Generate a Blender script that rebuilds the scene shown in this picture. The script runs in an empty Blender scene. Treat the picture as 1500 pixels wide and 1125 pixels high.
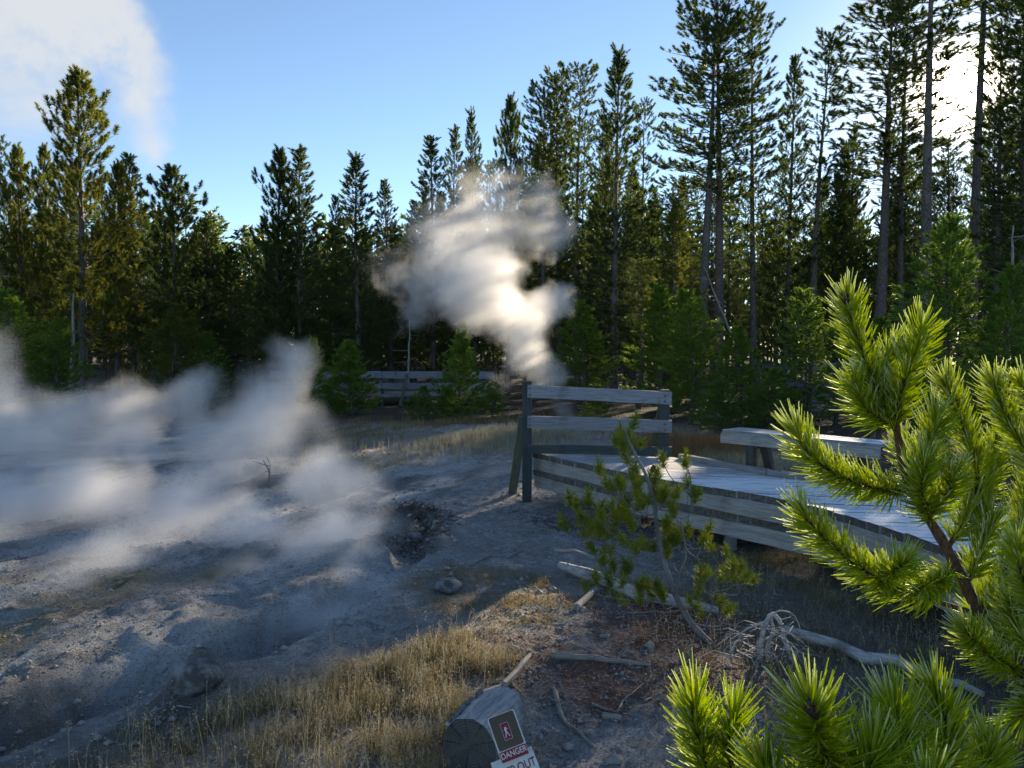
import bpy, math, random
import numpy as np
from mathutils import Vector, Matrix, Quaternion
random.seed(7); rng = np.random.default_rng(7)
D = bpy.data
scn = bpy.context.scene
col = scn.collection
R = math.radians

# ------------------------------------------------------------------ camera
CAMZ = 1.6; PITCH = R(2.9); FPX = 1133.0
cam_d = D.cameras.new('camera'); cam_d.sensor_width = 36; cam_d.lens = FPX / 1500 * 36
cam_d.clip_start = 0.05; cam_d.clip_end = 4000
cam = D.objects.new('camera', cam_d); col.objects.link(cam)
cam.location = (0, 0, CAMZ); cam.rotation_euler = (R(90) - PITCH, 0, 0)
scn.camera = cam

# ------------------------------------------------------------------ sky and sun
SUN_AZ, SUN_EL = R(29.5), R(15.6)
SUNV = Vector((math.sin(SUN_AZ) * math.cos(SUN_EL), math.cos(SUN_AZ) * math.cos(SUN_EL), math.sin(SUN_EL)))
SKY_STRENGTH = 0.096
scn.view_settings.view_transform = 'Standard'; scn.view_settings.look = 'None'
scn.view_settings.gamma = 1; scn.view_settings.use_curve_mapping = False
scn.view_settings.exposure = 1.52
scn.view_settings.use_white_balance = True; scn.view_settings.white_balance_temperature = 8300; scn.view_settings.white_balance_tint = 10
sun_d = D.lights.new('sun', 'SUN'); sun_d.energy = 5.0; sun_d.angle = R(0.8); sun_d.color = (1.0, 0.93, 0.82)
sun = D.objects.new('sun', sun_d); col.objects.link(sun)
sun.rotation_euler = SUNV.to_track_quat('Z', 'Y').to_euler(); sun.location = SUNV * 100

def px_dir(x, y):
    dx = (x - 750) / FPX; dy = (562.5 - y) / FPX
    f = Vector((0, math.cos(PITCH), -math.sin(PITCH))); u = Vector((0, math.sin(PITCH), math.cos(PITCH)))
    return f + u * dy + Vector((1, 0, 0)) * dx
def at(x, y, Y):
    """the point of the place that lies Y metres ahead, in the direction of photograph pixel x, y"""
    d = px_dir(x, y)
    return Vector((0, 0, CAMZ)) + d * (Y / d.y)

class NT:
    """small node helper"""
    def __init__(s, tree): s.t = tree; s.n = tree.nodes; s.l = tree.links
    def new(s, typ, **kw):
        n = s.n.new(typ)
        for k, v in kw.items(): setattr(n, k, v)
        return n
    def put(s, sock, v):
        if v is None: return
        if isinstance(v, bpy.types.NodeSocket): s.l.new(v, sock)
        else: sock.default_value = v
    def math(s, op, a, b=None, c=None, clamp=False):
        n = s.new('ShaderNodeMath', operation=op, use_clamp=clamp)
        s.put(n.inputs[0], a); s.put(n.inputs[1], b)
        if c is not None: s.put(n.inputs[2], c)
        return n.outputs[0]
    def vmath(s, op, a, b=None, out=0):
        n = s.new('ShaderNodeVectorMath', operation=op); s.put(n.inputs[0], a)
        if b is not None:
            s.put(n.inputs[3] if op == 'SCALE' else n.inputs[1], b)
        return n.outputs['Value'] if op in ('DISTANCE', 'LENGTH', 'DOT_PRODUCT') else n.outputs[0]
    def noise(s, vec, scale, detail=4, rough=.55, color=False, dist=0):
        n = s.new('ShaderNodeTexNoise'); s.put(n.inputs['Vector'], vec); n.inputs['Scale'].default_value = scale
        n.inputs['Detail'].default_value = detail; n.inputs['Roughness'].default_value = rough
        n.inputs['Distortion'].default_value = dist
        return n.outputs[1] if color else n.outputs[0]
    def ramp(s, v, a, b, lo=0., hi=1.):
        n = s.new('ShaderNodeMapRange', interpolation_type='SMOOTHSTEP'); s.put(n.inputs[0], v)
        s.put(n.inputs[1], a); s.put(n.inputs[2], b); n.inputs[3].default_value = lo; n.inputs[4].default_value = hi
        return n.outputs[0]
    def mix(s, f, a, b, typ='MIX'):
        n = s.new('ShaderNodeMix', data_type='RGBA', blend_type=typ)
        s.put(n.inputs[0], f)
        for k, v in ((6, a), (7, b)):
            if not isinstance(v, bpy.types.NodeSocket): v = (*v[:3], 1)
            s.put(n.inputs[k], v)
        return n.outputs[2]
    def blobs(s, pos, items, soft=1.0):
        """sum of soft balls (centre, radius, weight)"""
        tot = None
        for c, r, w in items:
            d = s.vmath('DISTANCE', pos, tuple(c))
            q = s.ramp(s.math('DIVIDE', d, r), 1.0, 1.0 - soft, 0., w)
            tot = q if tot is None else s.math('ADD', tot, q)
        return tot

world = D.worlds.new('World'); scn.world = world; world.use_nodes = True
w = NT(world.node_tree); w.n.clear()
sky = w.new('ShaderNodeTexSky', sky_type='NISHITA'); sky.sun_disc = False
sky.sun_elevation = SUN_EL; sky.sun_rotation = SUN_AZ; sky.altitude = 2300
sky.air_density = 1.0; sky.dust_density = 0.15; sky.ozone_density = 4.0
tc = w.new('ShaderNodeTexCoord').outputs['Generated']
wp = w.vmath('ADD', tc, w.vmath('SCALE', w.vmath('SUBTRACT', w.noise(tc, 5, 5, .6, True), (.5, .5, .5)), .12))
def cd(x, y): return px_dir(x, y).normalized()
cl = w.blobs(wp, [(cd(20, 20), .10, .8), (cd(110, 30), .09, 1.), (cd(170, 80), .075, 1.1), (cd(210, 125), .055, 1.1), (cd(120, 130), .055, .6), (cd(20, 150), .10, .75), (cd(90, 180), .06, .5),
                  (cd(195, 190), .055, 1.0), (cd(225, 240), .045, .9), (cd(265, 290), .03, .5), (cd(-80, 60), .13, .6), (cd(-60, 230), .12, .4), (cd(60, -60), .12, .7), (cd(1275, -5), .04, .9), (cd(1300, -60), .08, .8)], 1.0)
cn = w.ramp(w.noise(wp, 6.0, 9, .60), .32, .68)
cl = w.math('MULTIPLY', w.ramp(cl, .02, 1.9, 0, 1.0), w.math('ADD', .25, w.math('MULTIPLY', w.math('SUBTRACT', 1.0, cn), 1.25)))
cl = w.ramp(cl, .0, 1.15, 0, .85)
skyc = w.mix(cl, sky.outputs[0], (2.6, 3.0, 3.7))
ang = w.vmath('DOT_PRODUCT', tc, tuple(SUNV))
halo = w.math('POWER', w.math('MAXIMUM', ang, 0.0), 2500.0)
halo2 = w.math('POWER', w.math('MAXIMUM', ang, 0.0), 110.0)
hs = w.math('ADD', w.math('MULTIPLY', halo, 120.0), w.math('MULTIPLY', halo2, 1.8))
hcol = w.vmath('SCALE', (1.0, .93, .82), hs)
skyc = w.vmath('ADD', skyc, hcol)
bg = w.new('ShaderNodeBackground'); w.put(bg.inputs[0], skyc); bg.inputs[1].default_value = SKY_STRENGTH
w.l.new(bg.outputs[0], w.new('ShaderNodeOutputWorld').inputs[0])

cy = scn.cycles
cy.use_denoising = True
try: cy.denoiser = 'OPENIMAGEDENOISE'
except Exception: pass
cy.max_bounces = 6; cy.diffuse_bounces = 3; cy.glossy_bounces = 2; cy.transmission_bounces = 4
cy.volume_bounces = 4; cy.transparent_max_bounces = 8; cy.sample_clamp_indirect = 6
cy.volume_step_rate = 1.0; cy.volume_max_steps = 256
cy.use_adaptive_sampling = True; cy.adaptive_threshold = 0.02

# ------------------------------------------------------------------ helpers
def material(name):
    m = D.materials.new(name); m.use_nodes = True; t = NT(m.node_tree); t.n.clear()
    b = t.new('ShaderNodeBsdfPrincipled'); o = t.new('ShaderNodeOutputMaterial'); t.l.new(b.outputs[0], o.inputs[0])
    b.inputs['Roughness'].default_value = .85
    t.b = b; t.o = o; t.pos = t.new('ShaderNodeNewGeometry'); t.P = t.pos.outputs['Position']; t.N = t.pos.outputs['Normal']
    t.obj = t.new('ShaderNodeTexCoord').outputs['Object']
    t.rand = t.new('ShaderNodeObjectInfo').outputs['Random']
    return m, t
def bump(t, h, strength=.5, dist=.02):
    n = t.new('ShaderNodeBump'); n.inputs['Strength'].default_value = strength; n.inputs['Distance'].default_value = dist
    t.put(n.inputs['Height'], h); t.l.new(n.outputs[0], t.b.inputs['Normal'])
def scaled(t, vec, s):
    return t.vmath('MULTIPLY', vec, s)

def np_mesh(name, verts, faces, k, smooth=False, mats=(), attrs=None, uvy=None):
    """verts (n,3), faces (m,k) integer array"""
    me = D.meshes.new(name)
    verts = np.asarray(verts, np.float32); faces = np.asarray(faces, np.int32)
    me.vertices.add(len(verts)); me.vertices.foreach_set('co', verts.ravel())
    me.loops.add(faces.size); me.loops.foreach_set('vertex_index', faces.ravel())
    me.polygons.add(len(faces)); me.polygons.foreach_set('loop_start', np.arange(0, faces.size, k, dtype=np.int32))
    me.update(calc_edges=True)
    if smooth: me.polygons.foreach_set('use_smooth', np.ones(len(faces), bool))
    for n, v in (attrs or {}).items():
        v = np.asarray(v, np.float32)
        if v.ndim == 1:
            a = me.attributes.new(n, 'FLOAT', 'POINT'); a.data.foreach_set('value', v)
        else:
            a = me.attributes.new(n, 'FLOAT_COLOR', 'POINT'); a.data.foreach_set('color', np.hstack([v, np.ones((len(v), 1), np.float32)]).ravel())
    for m in mats: me.materials.append(m)
    return me

class MB:
    """collects shapes that end up in ONE mesh"""
    def __init__(s): s.v = []; s.f = []; s.m = []; s.sm = []
    def add(s, vs, fs, mi=0, smooth=False):
        o = len(s.v); s.v += [tuple(v) for v in vs]; s.f += [tuple(i + o for i in f) for f in fs]; s.m += [mi] * len(fs); s.sm += [smooth] * len(fs)
    def tube(s, pts, radii, n=8, cap=True, mi=0, rough=0.0, smooth=True):
        pts = [Vector(p) for p in pts]
        if not hasattr(radii, '__len__'): radii = [radii] * len(pts)
        vs = []; ref = None
        for i, p in enumerate(pts):
            d = (pts[min(i + 1, len(pts) - 1)] - pts[max(i - 1, 0)])
            if d.length < 1e-9: d = Vector((0, 0, 1))
            d.normalize()
            if ref is None: ref = d.orthogonal().normalized()
            ref = (ref - d * ref.dot(d)); ref = ref.normalized() if ref.length > 1e-6 else d.orthogonal().normalized()
            b = d.cross(ref)
            for k in range(n):
                a = 2 * math.pi * k / n; rr = radii[i] * (1 + rough * random.uniform(-1, 1))
                vs.append(p + (ref * math.cos(a) + b * math.sin(a)) * rr)
        fs = [(i * n + k, i * n + (k + 1) % n, (i + 1) * n + (k + 1) % n, (i + 1) * n + k) for i in range(len(pts) - 1) for k in range(n)]
        s.add(vs, fs, mi, smooth)
        if cap:
            o = len(vs); m = len(pts) - 1
            s.add(vs[:n], [tuple(range(n - 1, -1, -1))], mi); s.add(vs[m * n:], [tuple(range(n))], mi)
    def mesh(s, name, mats):
        me = D.meshes.new(name); me.from_pydata(s.v, [], s.f)
        me.polygons.foreach_set('material_index', s.m); me.polygons.foreach_set('use_smooth', s.sm)
        for m in mats: me.materials.append(m)
        me.update(); return me
    def obj(s, name, mats, parent=None, origin=(0, 0, 0), xdir=None):
        if not isinstance(mats, (list, tuple)): mats = [mats]
        o0 = Vector(origin)
        if xdir is None: s.v = [tuple(Vector(v) - o0) for v in s.v]; return link(name, s.mesh(name, mats), parent, o0)
        x = Vector(xdir).normalized(); y = Vector((0, 0, 1)).cross(x).normalized(); m = Matrix((x, y, x.cross(y)))
        s.v = [tuple(m @ (Vector(v) - o0)) for v in s.v]
        o = link(name, s.mesh(name, mats), parent, o0); o.rotation_euler = m.transposed().to_euler(); return o

def link(name, data, parent=None, loc=(0, 0, 0)):
    o = D.objects.new(name, data); col.objects.link(o)
    if parent is not None:
        o.parent = parent; base = Vector((0, 0, 0)); q = parent
        while q is not None: base += q.location; q = q.parent
        o.location = Vector(loc) - base
    else: o.location = loc
    return o
def tag(o, label=None, cat=None, group=None, kind=None):
    if label: o['label'] = label
    if cat: o['category'] = cat
    if group: o['group'] = group
    if kind: o['kind'] = kind
    return o
def thing(name, loc, label, cat, group=None):
    return tag(link(name, None, None, loc), label, cat, group)

def board(name, p0, p1, h, t, mat, parent, up=(0, 0, 1), seg=6, jit=.004, endmat=None, side=None):
    """a sawn board from p0 to p1 (centre line), h high along up, t thick; local X runs along the grain"""
    p0 = Vector(p0); p1 = Vector(p1); x = (p1 - p0); L = x.length; x.normalize()
    z = Vector(up); z = (z - x * z.dot(x)).normalized(); y = z.cross(x)
    vs = []; fs = []; mi = []
    for i in range(seg + 1):
        for sy, sz in ((-1, -1), (1, -1), (1, 1), (-1, 1)):
            j = jit
            vs.append((L * i / seg, sy * t / 2 + random.uniform(-j, j), sz * h / 2 + random.uniform(-j, j)))
    for i in range(seg):
        a = i * 4
        for k in range(4): fs.append((a + k, a + 4 + k, a + 4 + (k + 1) % 4, a + (k + 1) % 4)); mi.append(0)
    fs.append((0, 1, 2, 3)); fs.append((seg * 4 + 3, seg * 4 + 2, seg * 4 + 1, seg * 4)); mi += [1 if endmat else 0] * 2
    me = D.meshes.new(name); me.from_pydata(vs, [], fs); me.materials.append(mat)
    if endmat: me.materials.append(endmat)
    me.polygons.foreach_set('material_index', mi); me.update()
    o = link(name, me, parent, p0)
    o.rotation_euler = Matrix((x, y, z)).transposed().to_euler()
    return o

# value noise in numpy -------------------------------------------------
def _h(ix, iy, s):
    n = (ix * 374761393 + iy * 668265263 + s * 974634777) & 0xFFFFFFFF
    n = ((n ^ (n >> 13)) * 1274126177) & 0xFFFFFFFF
    return ((n ^ (n >> 16)) & 0xFFFF) / 65535.0
def vnoise(x, y, s=0):
    x = np.asarray(x, float); y = np.asarray(y, float)
    ix = np.floor(x).astype(np.int64); iy = np.floor(y).astype(np.int64); fx = x - ix; fy = y - iy
    fx = fx * fx * (3 - 2 * fx); fy = fy * fy * (3 - 2 * fy)
    return (_h(ix, iy, s) * (1 - fx) + _h(ix + 1, iy, s) * fx) * (1 - fy) + (_h(ix, iy + 1, s) * (1 - fx) + _h(ix + 1, iy + 1, s) * fx) * fy
def fbm(x, y, o=4, s=0, g=.5):
    t = 0; a = 1; n = 0
    for k in range(o):
        t = t + a * (vnoise(x * 2 ** k, y * 2 ** k, s + k) - .5); n += a; a *= g
    return t / n * 2
def sst(a, b, x):
    t = np.clip((x - a) / (b - a), 0, 1); return t * t * (3 - 2 * t)

# ------------------------------------------------------------------ terrain height
GUL = [(-3.4, 3.6), (-2.35, 4.9), (-1.88, 5.35), (-1.25, 6.35), (-.95, 7.1), (-.85, 8.2), (-1.15, 9.4), (-2.2, 10.6)]
def seg_signed(x, y, P):
    """distance to the polyline, the arc position 0..n and side (+ = left of its direction)"""
    best = np.full(np.shape(x), 1e9); sd = np.zeros(np.shape(x)); ar = np.zeros(np.shape(x))
    for i in range(len(P) - 1):
        ax, ay = P[i]; bx, by = P[i + 1]; dx, dy = bx - ax, by - ay; L = dx * dx + dy * dy
        t = np.clip(((x - ax) * dx + (y - ay) * dy) / L, 0, 1)
        d = np.hypot(x - ax - dx * t, y - ay - dy * t); c = dx * (y - ay) - dy * (x - ax)
        m = d < best; best = np.where(m, d, best); sd = np.where(m, np.sign(c), sd); ar = np.where(m, i + t, ar)
    return best, sd, ar
PIT = [(-1.55, 6.0, .55), (-1.25, 6.9, .6), (-2.3, 7.6, .35)]
def height(x, y):
    x = np.asarray(x, float); y = np.asarray(y, float)
    near = np.exp(-((np.hypot(x, y) / 30) ** 2))
    z = -.70 + .10 * fbm(x * .25, y * .25, 3, 5) + .35 * fbm(x * .03, y * .03, 2, 9) * sst(25, 70, np.hypot(x, y))
    wx = x + .25 * fbm(x * 1.3, y * 1.3, 3, 31); wy = y + .25 * fbm(x * 1.3, y * 1.3, 3, 41)
    d, s, ar = seg_signed(wx, wy, GUL)
    sg = d * s
    endm = sst(0, 1.2, ar) * (1 - sst(5.6, 6.9, ar))
    amp = (.40 + .5 * fbm(ar * 1.7 + 5, ar * 0 + 2, 2, 15)) * endm
    z = z - .34 * amp * sst(-.03, .16, sg) * (1 - sst(.26, .52, sg))
    z = z + .24 * amp * sst(.26, .56, sg) * np.exp(-np.maximum(sg - .56, 0) / 1.6)
    z = z + .06 * endm * sst(-.5, -.05, sg) * (1 - sst(-.05, .05, sg))
    z = z + .10 * amp * sst(.2, .5, sg) * (1 - sst(.6, 1.1, sg)) * fbm(x * 5, y * 5, 4, 17)
    left = sst(-.6, -3.2, x - .08 * y + .5)
    u = x * .93 - y * .30; v = x * .30 + y * .93
    z = z + left * near * (.11 * fbm(u * 1.1, v * .28, 4, 3) + .035 * fbm(u * 4, v * 1.3, 4, 8))
    z = z + left * .10 * np.clip(-x - 2, 0, 8) * np.exp(-((y - 10) / 9) ** 2) * .6
    # low rim that catches the sun between path and the hollow behind
    r, rs, ra = seg_signed(x, y, [(-5.2, 12.6), (-3.2, 13.9), (-1.2, 16.4), (.2, 19.0), (2.4, 22)])
    z = z + .16 * np.exp(-(r / .55) ** 2)
    # lumps of bare soil on the bank
    for cx, cy, rr, hh in ((-1.35, 9.7, .5, .16), (-.85, 9.3, .35, .12), (-.55, 7.35, .22, .10), (-2.15, 5.15, .22, .20), (-.25, 7.6, .3, .05)):
        z = z + hh * np.exp(-((np.hypot(x - cx, y - cy) / rr) ** 2)) * (1 + .8 * fbm(x * 6, y * 6, 3, 12))
    z = z + near * (.026 * fbm(x * 3, y * 3, 4, 21) + .020 * fbm(x * 11, y * 11, 4, 22, .6) - .012 * np.abs(fbm(x * 6, y * 6, 3, 23)))
    rid = 1 - np.abs(fbm(u * 1.9, v * .55, 4, 35)) * 3
    z = z + left * near * .07 * np.clip(rid, 0, 1) ** 2
    z = z + .05 * sst(20, 24, y) * fbm(x * 2, y * 2, 4, 55)
    return z
def hz(x, y): return float(height(np.array([x]), np.array([y]))[0])
def ground(px, py):
    d = px_dir(px, py); t = (CAMZ + .7) / -d.z if d.z < 0 else 50
    for _ in range(12):
        p = Vector((0, 0, CAMZ)) + d * t; h = hz(p.x, p.y); t += (h - p.z) / d.z * .8
    p = Vector((0, 0, CAMZ)) + d * t; p.z = hz(p.x, p.y); return p
def blob(x, y, c, rx, ry, a=0, warp=.35, s=0):
    dx = x - c[0]; dy = y - c[1]; ca, sa = math.cos(a), math.sin(a)
    u = (dx * ca + dy * sa) / rx; v = (-dx * sa + dy * ca) / ry
    return np.clip(1.25 - np.sqrt(u * u + v * v) + warp * fbm(x * 1.7, y * 1.7, 4, 60 + s), 0, 1)

def axis(lo, hi, fl, fh, step, grow=1.06):
    a = [fl]
    while a[-1] < fh: a.append(a[-1] + step)
    st = step; b = [a[-1]]
    while b[-1] < hi: st = min(st * grow, 60); b.append(b[-1] + st)
    st = step; c = [a[0]]
    while c[-1] > lo: st = min(st * grow, 60); c.append(c[-1] - st)
    return np.array(c[:0:-1] + a + b[1:])
xs = axis(-1500, 1500, -6.5, 4.5, .035); ys = axis(-300, 2500, 3.4, 12, .035, 1.02)
XX, YY = np.meshgrid(xs, ys); ZZ = height(XX, YY)
fx, fy = XX.ravel(), YY.ravel()
nx, ny = len(xs), len(ys)
I = np.arange(nx * ny).reshape(ny, nx)
F = np.stack([I[:-1, :-1], I[:-1, 1:], I[1:, 1:], I[1:, :-1]], -1).reshape(-1, 4)
u_ = fx * .93 - fy * .30; v_ = fx * .30 + fy * .93
leftm = sst(-.3, -1.8, fx - .08 * fy + .5)
gd, gs, ga = seg_signed(fx, fy, GUL)
crust = np.clip(leftm * sst(-.35, .30, fbm(u_ * 1.6, v_ * .45, 5, 70)), 0, 1) * (1 - sst(13, 20, fy))
crust = np.maximum(crust, 1.0 * np.exp(-((gd - .4) / .4) ** 2) * (gs > 0) * sst(0.2, 1, ga) * (1 - sst(5, 6.5, ga)) * sst(-.8, .0, fbm(fx * 2, fy * 2, 4, 77)))
crust = np.maximum(crust, .8 * np.exp(-(gd / .35) ** 2) * (gs <= 0) * sst(-.2, .5, fbm(fx * 4, fy * 4, 4, 78)) * (1 - sst(5, 6.5, ga)))
algae = np.maximum(blob(fx, fy, (-3.7, 5.9), .42, 1.9, R(-12), .6, 1), .8 * blob(fx, fy, (-2.9, 7.4), .3, 1.2, R(-20), .6, 2))
dark = np.clip(leftm * sst(.12, .5, fbm(u_ * 2.6, v_ * .6, 6, 80)), 0, 1) * .75
dark = np.maximum(dark, blob(fx, fy, (-1.35, 9.8), .55, 1.1, R(10), .8, 3))
dark = np.maximum(dark, .7 * blob(fx, fy, (-1.0, 8.8), .3, .8, R(10), .8, 4))
dark = np.maximum(dark, .8 * blob(fx, fy, (-.55, 7.35), .25, .2, 0, .6, 5))
litter = np.clip(np.maximum.reduce([blob(fx, fy, (1.15, 6.2), .8, 1.0, 0, .9, 6), .75 * blob(fx, fy, (.45, 5.3), 1.0, .7, 0, 1.0, 7), .9 * blob(fx, fy, (-.3, 5.6), .5, .5, 0, .9, 8), .8 * blob(fx, fy, (-1.2, 22.5), 2.4, .5, 0, .7, 9)]), 0, 1)
bx_, bs_, ba_ = seg_signed(fx, fy, [(.0, 11.9), (1.3, 9.8), (1.97, 8.93), (2.7, 7.88), (2.9, 6.84), (2.9, 4), (2.6, 0)])
soil = np.clip(sst(-.45, .15, bx_ * bs_ + .3 * fbm(fx * 2, fy * 2, 3, 90)), 0, 1) * sst(12.2, 10.6, fy) * .95
soil = np.maximum(soil, sst(.6, 1.7, fx - .12 * (fy - 4) + .3 * fbm(fx * 2, fy * 2, 3, 91)) * (fy < 8.5) * .75)
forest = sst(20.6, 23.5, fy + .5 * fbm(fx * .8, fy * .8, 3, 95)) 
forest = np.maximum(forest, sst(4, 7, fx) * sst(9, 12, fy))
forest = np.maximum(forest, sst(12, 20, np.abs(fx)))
grassy = np.clip(np.maximum.reduce([blob(fx, fy, (-.1, 6.9), .75, .9, 0, .7, 10), blob(fx, fy, (-1.2, 4.9), 1.9, .75, R(28), .5, 11), blob(fx, fy, (-3, 18.5), 5, 1.6, 0, .9, 12) * .6]), 0, 1)
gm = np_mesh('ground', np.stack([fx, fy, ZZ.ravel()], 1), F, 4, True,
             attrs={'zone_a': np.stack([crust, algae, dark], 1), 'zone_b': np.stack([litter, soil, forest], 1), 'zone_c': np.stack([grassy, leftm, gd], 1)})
m_ground, t = material('ground_sinter_and_soil')
def attr(t, n):
    a = t.new('ShaderNodeAttribute'); a.attribute_name = n; s = t.new('ShaderNodeSeparateColor'); t.l.new(a.outputs['Color'], s.inputs[0]); return s.outputs
za, zb, zc = attr(t, 'zone_a'), attr(t, 'zone_b'), attr(t, 'zone_c')
n1 = t.noise(t.P, 1.6, 6, .6); n2 = t.noise(t.P, 9, 6, .65); n3 = t.noise(t.P, 60, 5, .7); n4 = t.noise(t.P, 26, 4, .7)
c = t.mix(t.ramp(n2, .38, .62), (.30, .295, .285), (.52, .51, .50))
c = t.mix(t.ramp(n1, .45, .68, 0, .55), c, (.24, .20, .15))
c = t.mix(zc[1], c, t.mix(t.ramp(n2, .38, .62), (.30, .295, .29), (.56, .555, .55)))
cu_ = t.new('ShaderNodeCombineXYZ'); t.put(cu_.inputs[0], t.vmath('DOT_PRODUCT', t.P, (.93, -.30, 0))); t.put(cu_.inputs[1], t.math('MULTIPLY', t.vmath('DOT_PRODUCT', t.P, (.30, .93, 0)), .3))
ns = t.noise(cu_.outputs[0], 3.2, 7, .68); ns2 = t.noise(cu_.outputs[0], 9, 6, .7)
c = t.mix(t.math('MULTIPLY', zc[1], t.ramp(ns, .50, .60, 0, .62)), c, (.15, .135, .125))
c = t.mix(t.math('MULTIPLY', zc[1], t.ramp(ns2, .55, .66, 0, .5)), c, (.62, .63, .64))
c = t.mix(t.ramp(ns2, .40, .33, 0, .4), c, (.12, .11, .10))
c = t.mix(t.math('MULTIPLY', za[0], t.ramp(n4, .3, .6, .35, .85)), c, (.62, .64, .65))
c = t.mix(t.math('MULTIPLY', za[1], t.ramp(n2, .3, .55)), c, (.23, .18, .055))
c = t.mix(t.math('MULTIPLY', za[2], t.ramp(n2, .3, .6, .4, .95)), c, (.085, .07, .06))
c = t.mix(t.math('MULTIPLY', zc[0], t.ramp(n2, .35, .55, 0, .8)), c, (.17, .13, .06))
c = t.mix(t.math('MULTIPLY', zb[1], t.ramp(n2, .25, .5, .4, 1)), c, t.mix(n4, (.05, .04, .032), (.12, .10, .08)))
c = t.mix(t.math('MULTIPLY', zb[0], .6), c, (.10, .075, .06))
c = t.mix(t.math('MULTIPLY', zb[0], t.ramp(n4, .38, .52, 0, .95)), c, t.mix(n3, (.11, .032, .018), (.28, .085, .04)))
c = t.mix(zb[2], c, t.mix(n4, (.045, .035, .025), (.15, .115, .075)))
spk = t.new('ShaderNodeTexVoronoi'); spk.inputs['Scale'].default_value = 55; t.put(spk.inputs['Vector'], t.P)
sel = t.ramp(t.noise(t.P, 31, 2), .62, .7)
c = t.mix(t.math('MULTIPLY', sel, t.ramp(spk.outputs['Distance'], .32, .22)), c, (.52, .51, .49))
c = t.mix(t.ramp(n3, .52, .66, 0, .75), c, (.09, .08, .07))
c = t.mix(t.ramp(t.noise(t.P, 140, 3, .7), .57, .64, 0, .5), c, (.55, .54, .52))
t.put(t.b.inputs['Base Color'], c); t.b.inputs['Roughness'].default_value = .9; t.b.inputs['Specular IOR Level'].default_value = .2
bump(t, t.math('ADD', t.math('MULTIPLY', n4, .6), t.math('MULTIPLY', n3, .7)), 1.0, .07)
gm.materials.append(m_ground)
g = tag(link('ground', gm), kind='structure')

# ------------------------------------------------------------------ materials
def needle_mat(name, c1, c2, trans=.35, dry=(.16, .10, .04), dryf=.12, frost=0., spec=.3):
    m, t = material(name)
    n = t.noise(t.P, 1.3, 3); n_ = t.noise(t.P, 7, 2)
    c = t.mix(t.ramp(n, .35, .65), c1, c2)
    c = t.mix(t.math('MULTIPLY', t.rand, .35), c, (c2[0] * 1.5, c2[1] * 1.2, c2[2] * .8))
    c = t.mix(t.ramp(n_, .62, .72, 0, dryf), c, dry)
    rough = .5
    t.b.inputs['Roughness'].default_value = rough; t.b.inputs['Specular IOR Level'].default_value = spec
    if frost > 0:
        a = t.new('ShaderNodeAttribute'); a.attribute_name = 'along'
        b = t.new('ShaderNodeAttribute'); b.attribute_name = 'frosty'
        c = t.mix(t.ramp(t.math('ADD', b.outputs['Fac'], t.math('MULTIPLY', n, .2)), .62, .95, 0, .85), c, (.42, .42, .06))
        c = t.mix(t.ramp(a.outputs['Fac'], .0, .25, .6, 0), c, (.20, .17, .05))
        c = t.mix(t.ramp(b.outputs['Fac'], .06, .0, 0, .9), c, (.20, .085, .025))
        f = t.math('MULTIPLY', t.ramp(a.outputs['Fac'], .45, 1.0), t.ramp(b.outputs['Fac'], .55, .9, 0, frost))
        c = t.mix(f, c, (.80, .83, .86))
    t.put(t.b.inputs['Base Color'], c)
    tr = t.new('ShaderNodeBsdfTranslucent'); t.put(tr.inputs[0], t.mix(.5, c, (c2[0] * 3.0, c2[1] * 2.6, c2[2] * 1.0)))
    mx = t.new('ShaderNodeMixShader'); mx.inputs[0].default_value = trans
    t.l.new(t.b.outputs[0], mx.inputs[1]); t.l.new(tr.outputs[0], mx.inputs[2]); t.l.new(mx.outputs[0], t.o.inputs[0])
    return m
M_needle = needle_mat('pine_needles', (.024, .050, .017), (.062, .100, .030), .38)
M_needle_sunlit = needle_mat('pine_needles_sunlit_yellow', (.045, .072, .016), (.115, .14, .03), .42, dryf=.2)  # yellow of the sunlit crowns put into the needle colour
M_needle_young = needle_mat('young_pine_needles', (.07, .155, .034), (.145, .25, .05), .42)
M_needle_mid = needle_mat('sapling_needles', (.15, .22, .035), (.30, .36, .065), .5)
M_needle_near = needle_mat('frosted_needles', (.17, .27, .018), (.34, .45, .035), .60, frost=1.0, spec=.5)

def bark_mat(name, c1, c2, sc=(6, 6, 1.5), b=.6):
    m, t = material(name)
    n = t.noise(scaled(t, t.obj, sc), 6, 5, .65); n_ = t.noise(t.obj, 2, 3)
    c = t.mix(t.ramp(n, .35, .65), c1, c2); c = t.mix(t.ramp(n_, .5, .7, 0, .5), c, (c2[0] * 1.3, c2[1] * 1.3, c2[2] * 1.35))
    t.put(t.b.inputs['Base Color'], c); bump(t, n, b, .02); return m
M_bark = bark_mat('pine_bark', (.045, .036, .03), (.14, .12, .105))
M_bark_pale = bark_mat('dead_bark', (.17, .155, .145), (.34, .32, .30))
M_bark_old = bark_mat('peeling_bark', (.07, .06, .055), (.22, .20, .19), (9, 9, 3))
M_bark_shoot = bark_mat('shoot_bark', (.06, .028, .014), (.17, .085, .045), (30, 30, 12))
M_bark_grey = bark_mat('sapling_bark', (.11, .11, .115), (.24, .24, .25), (20, 20, 8))

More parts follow.
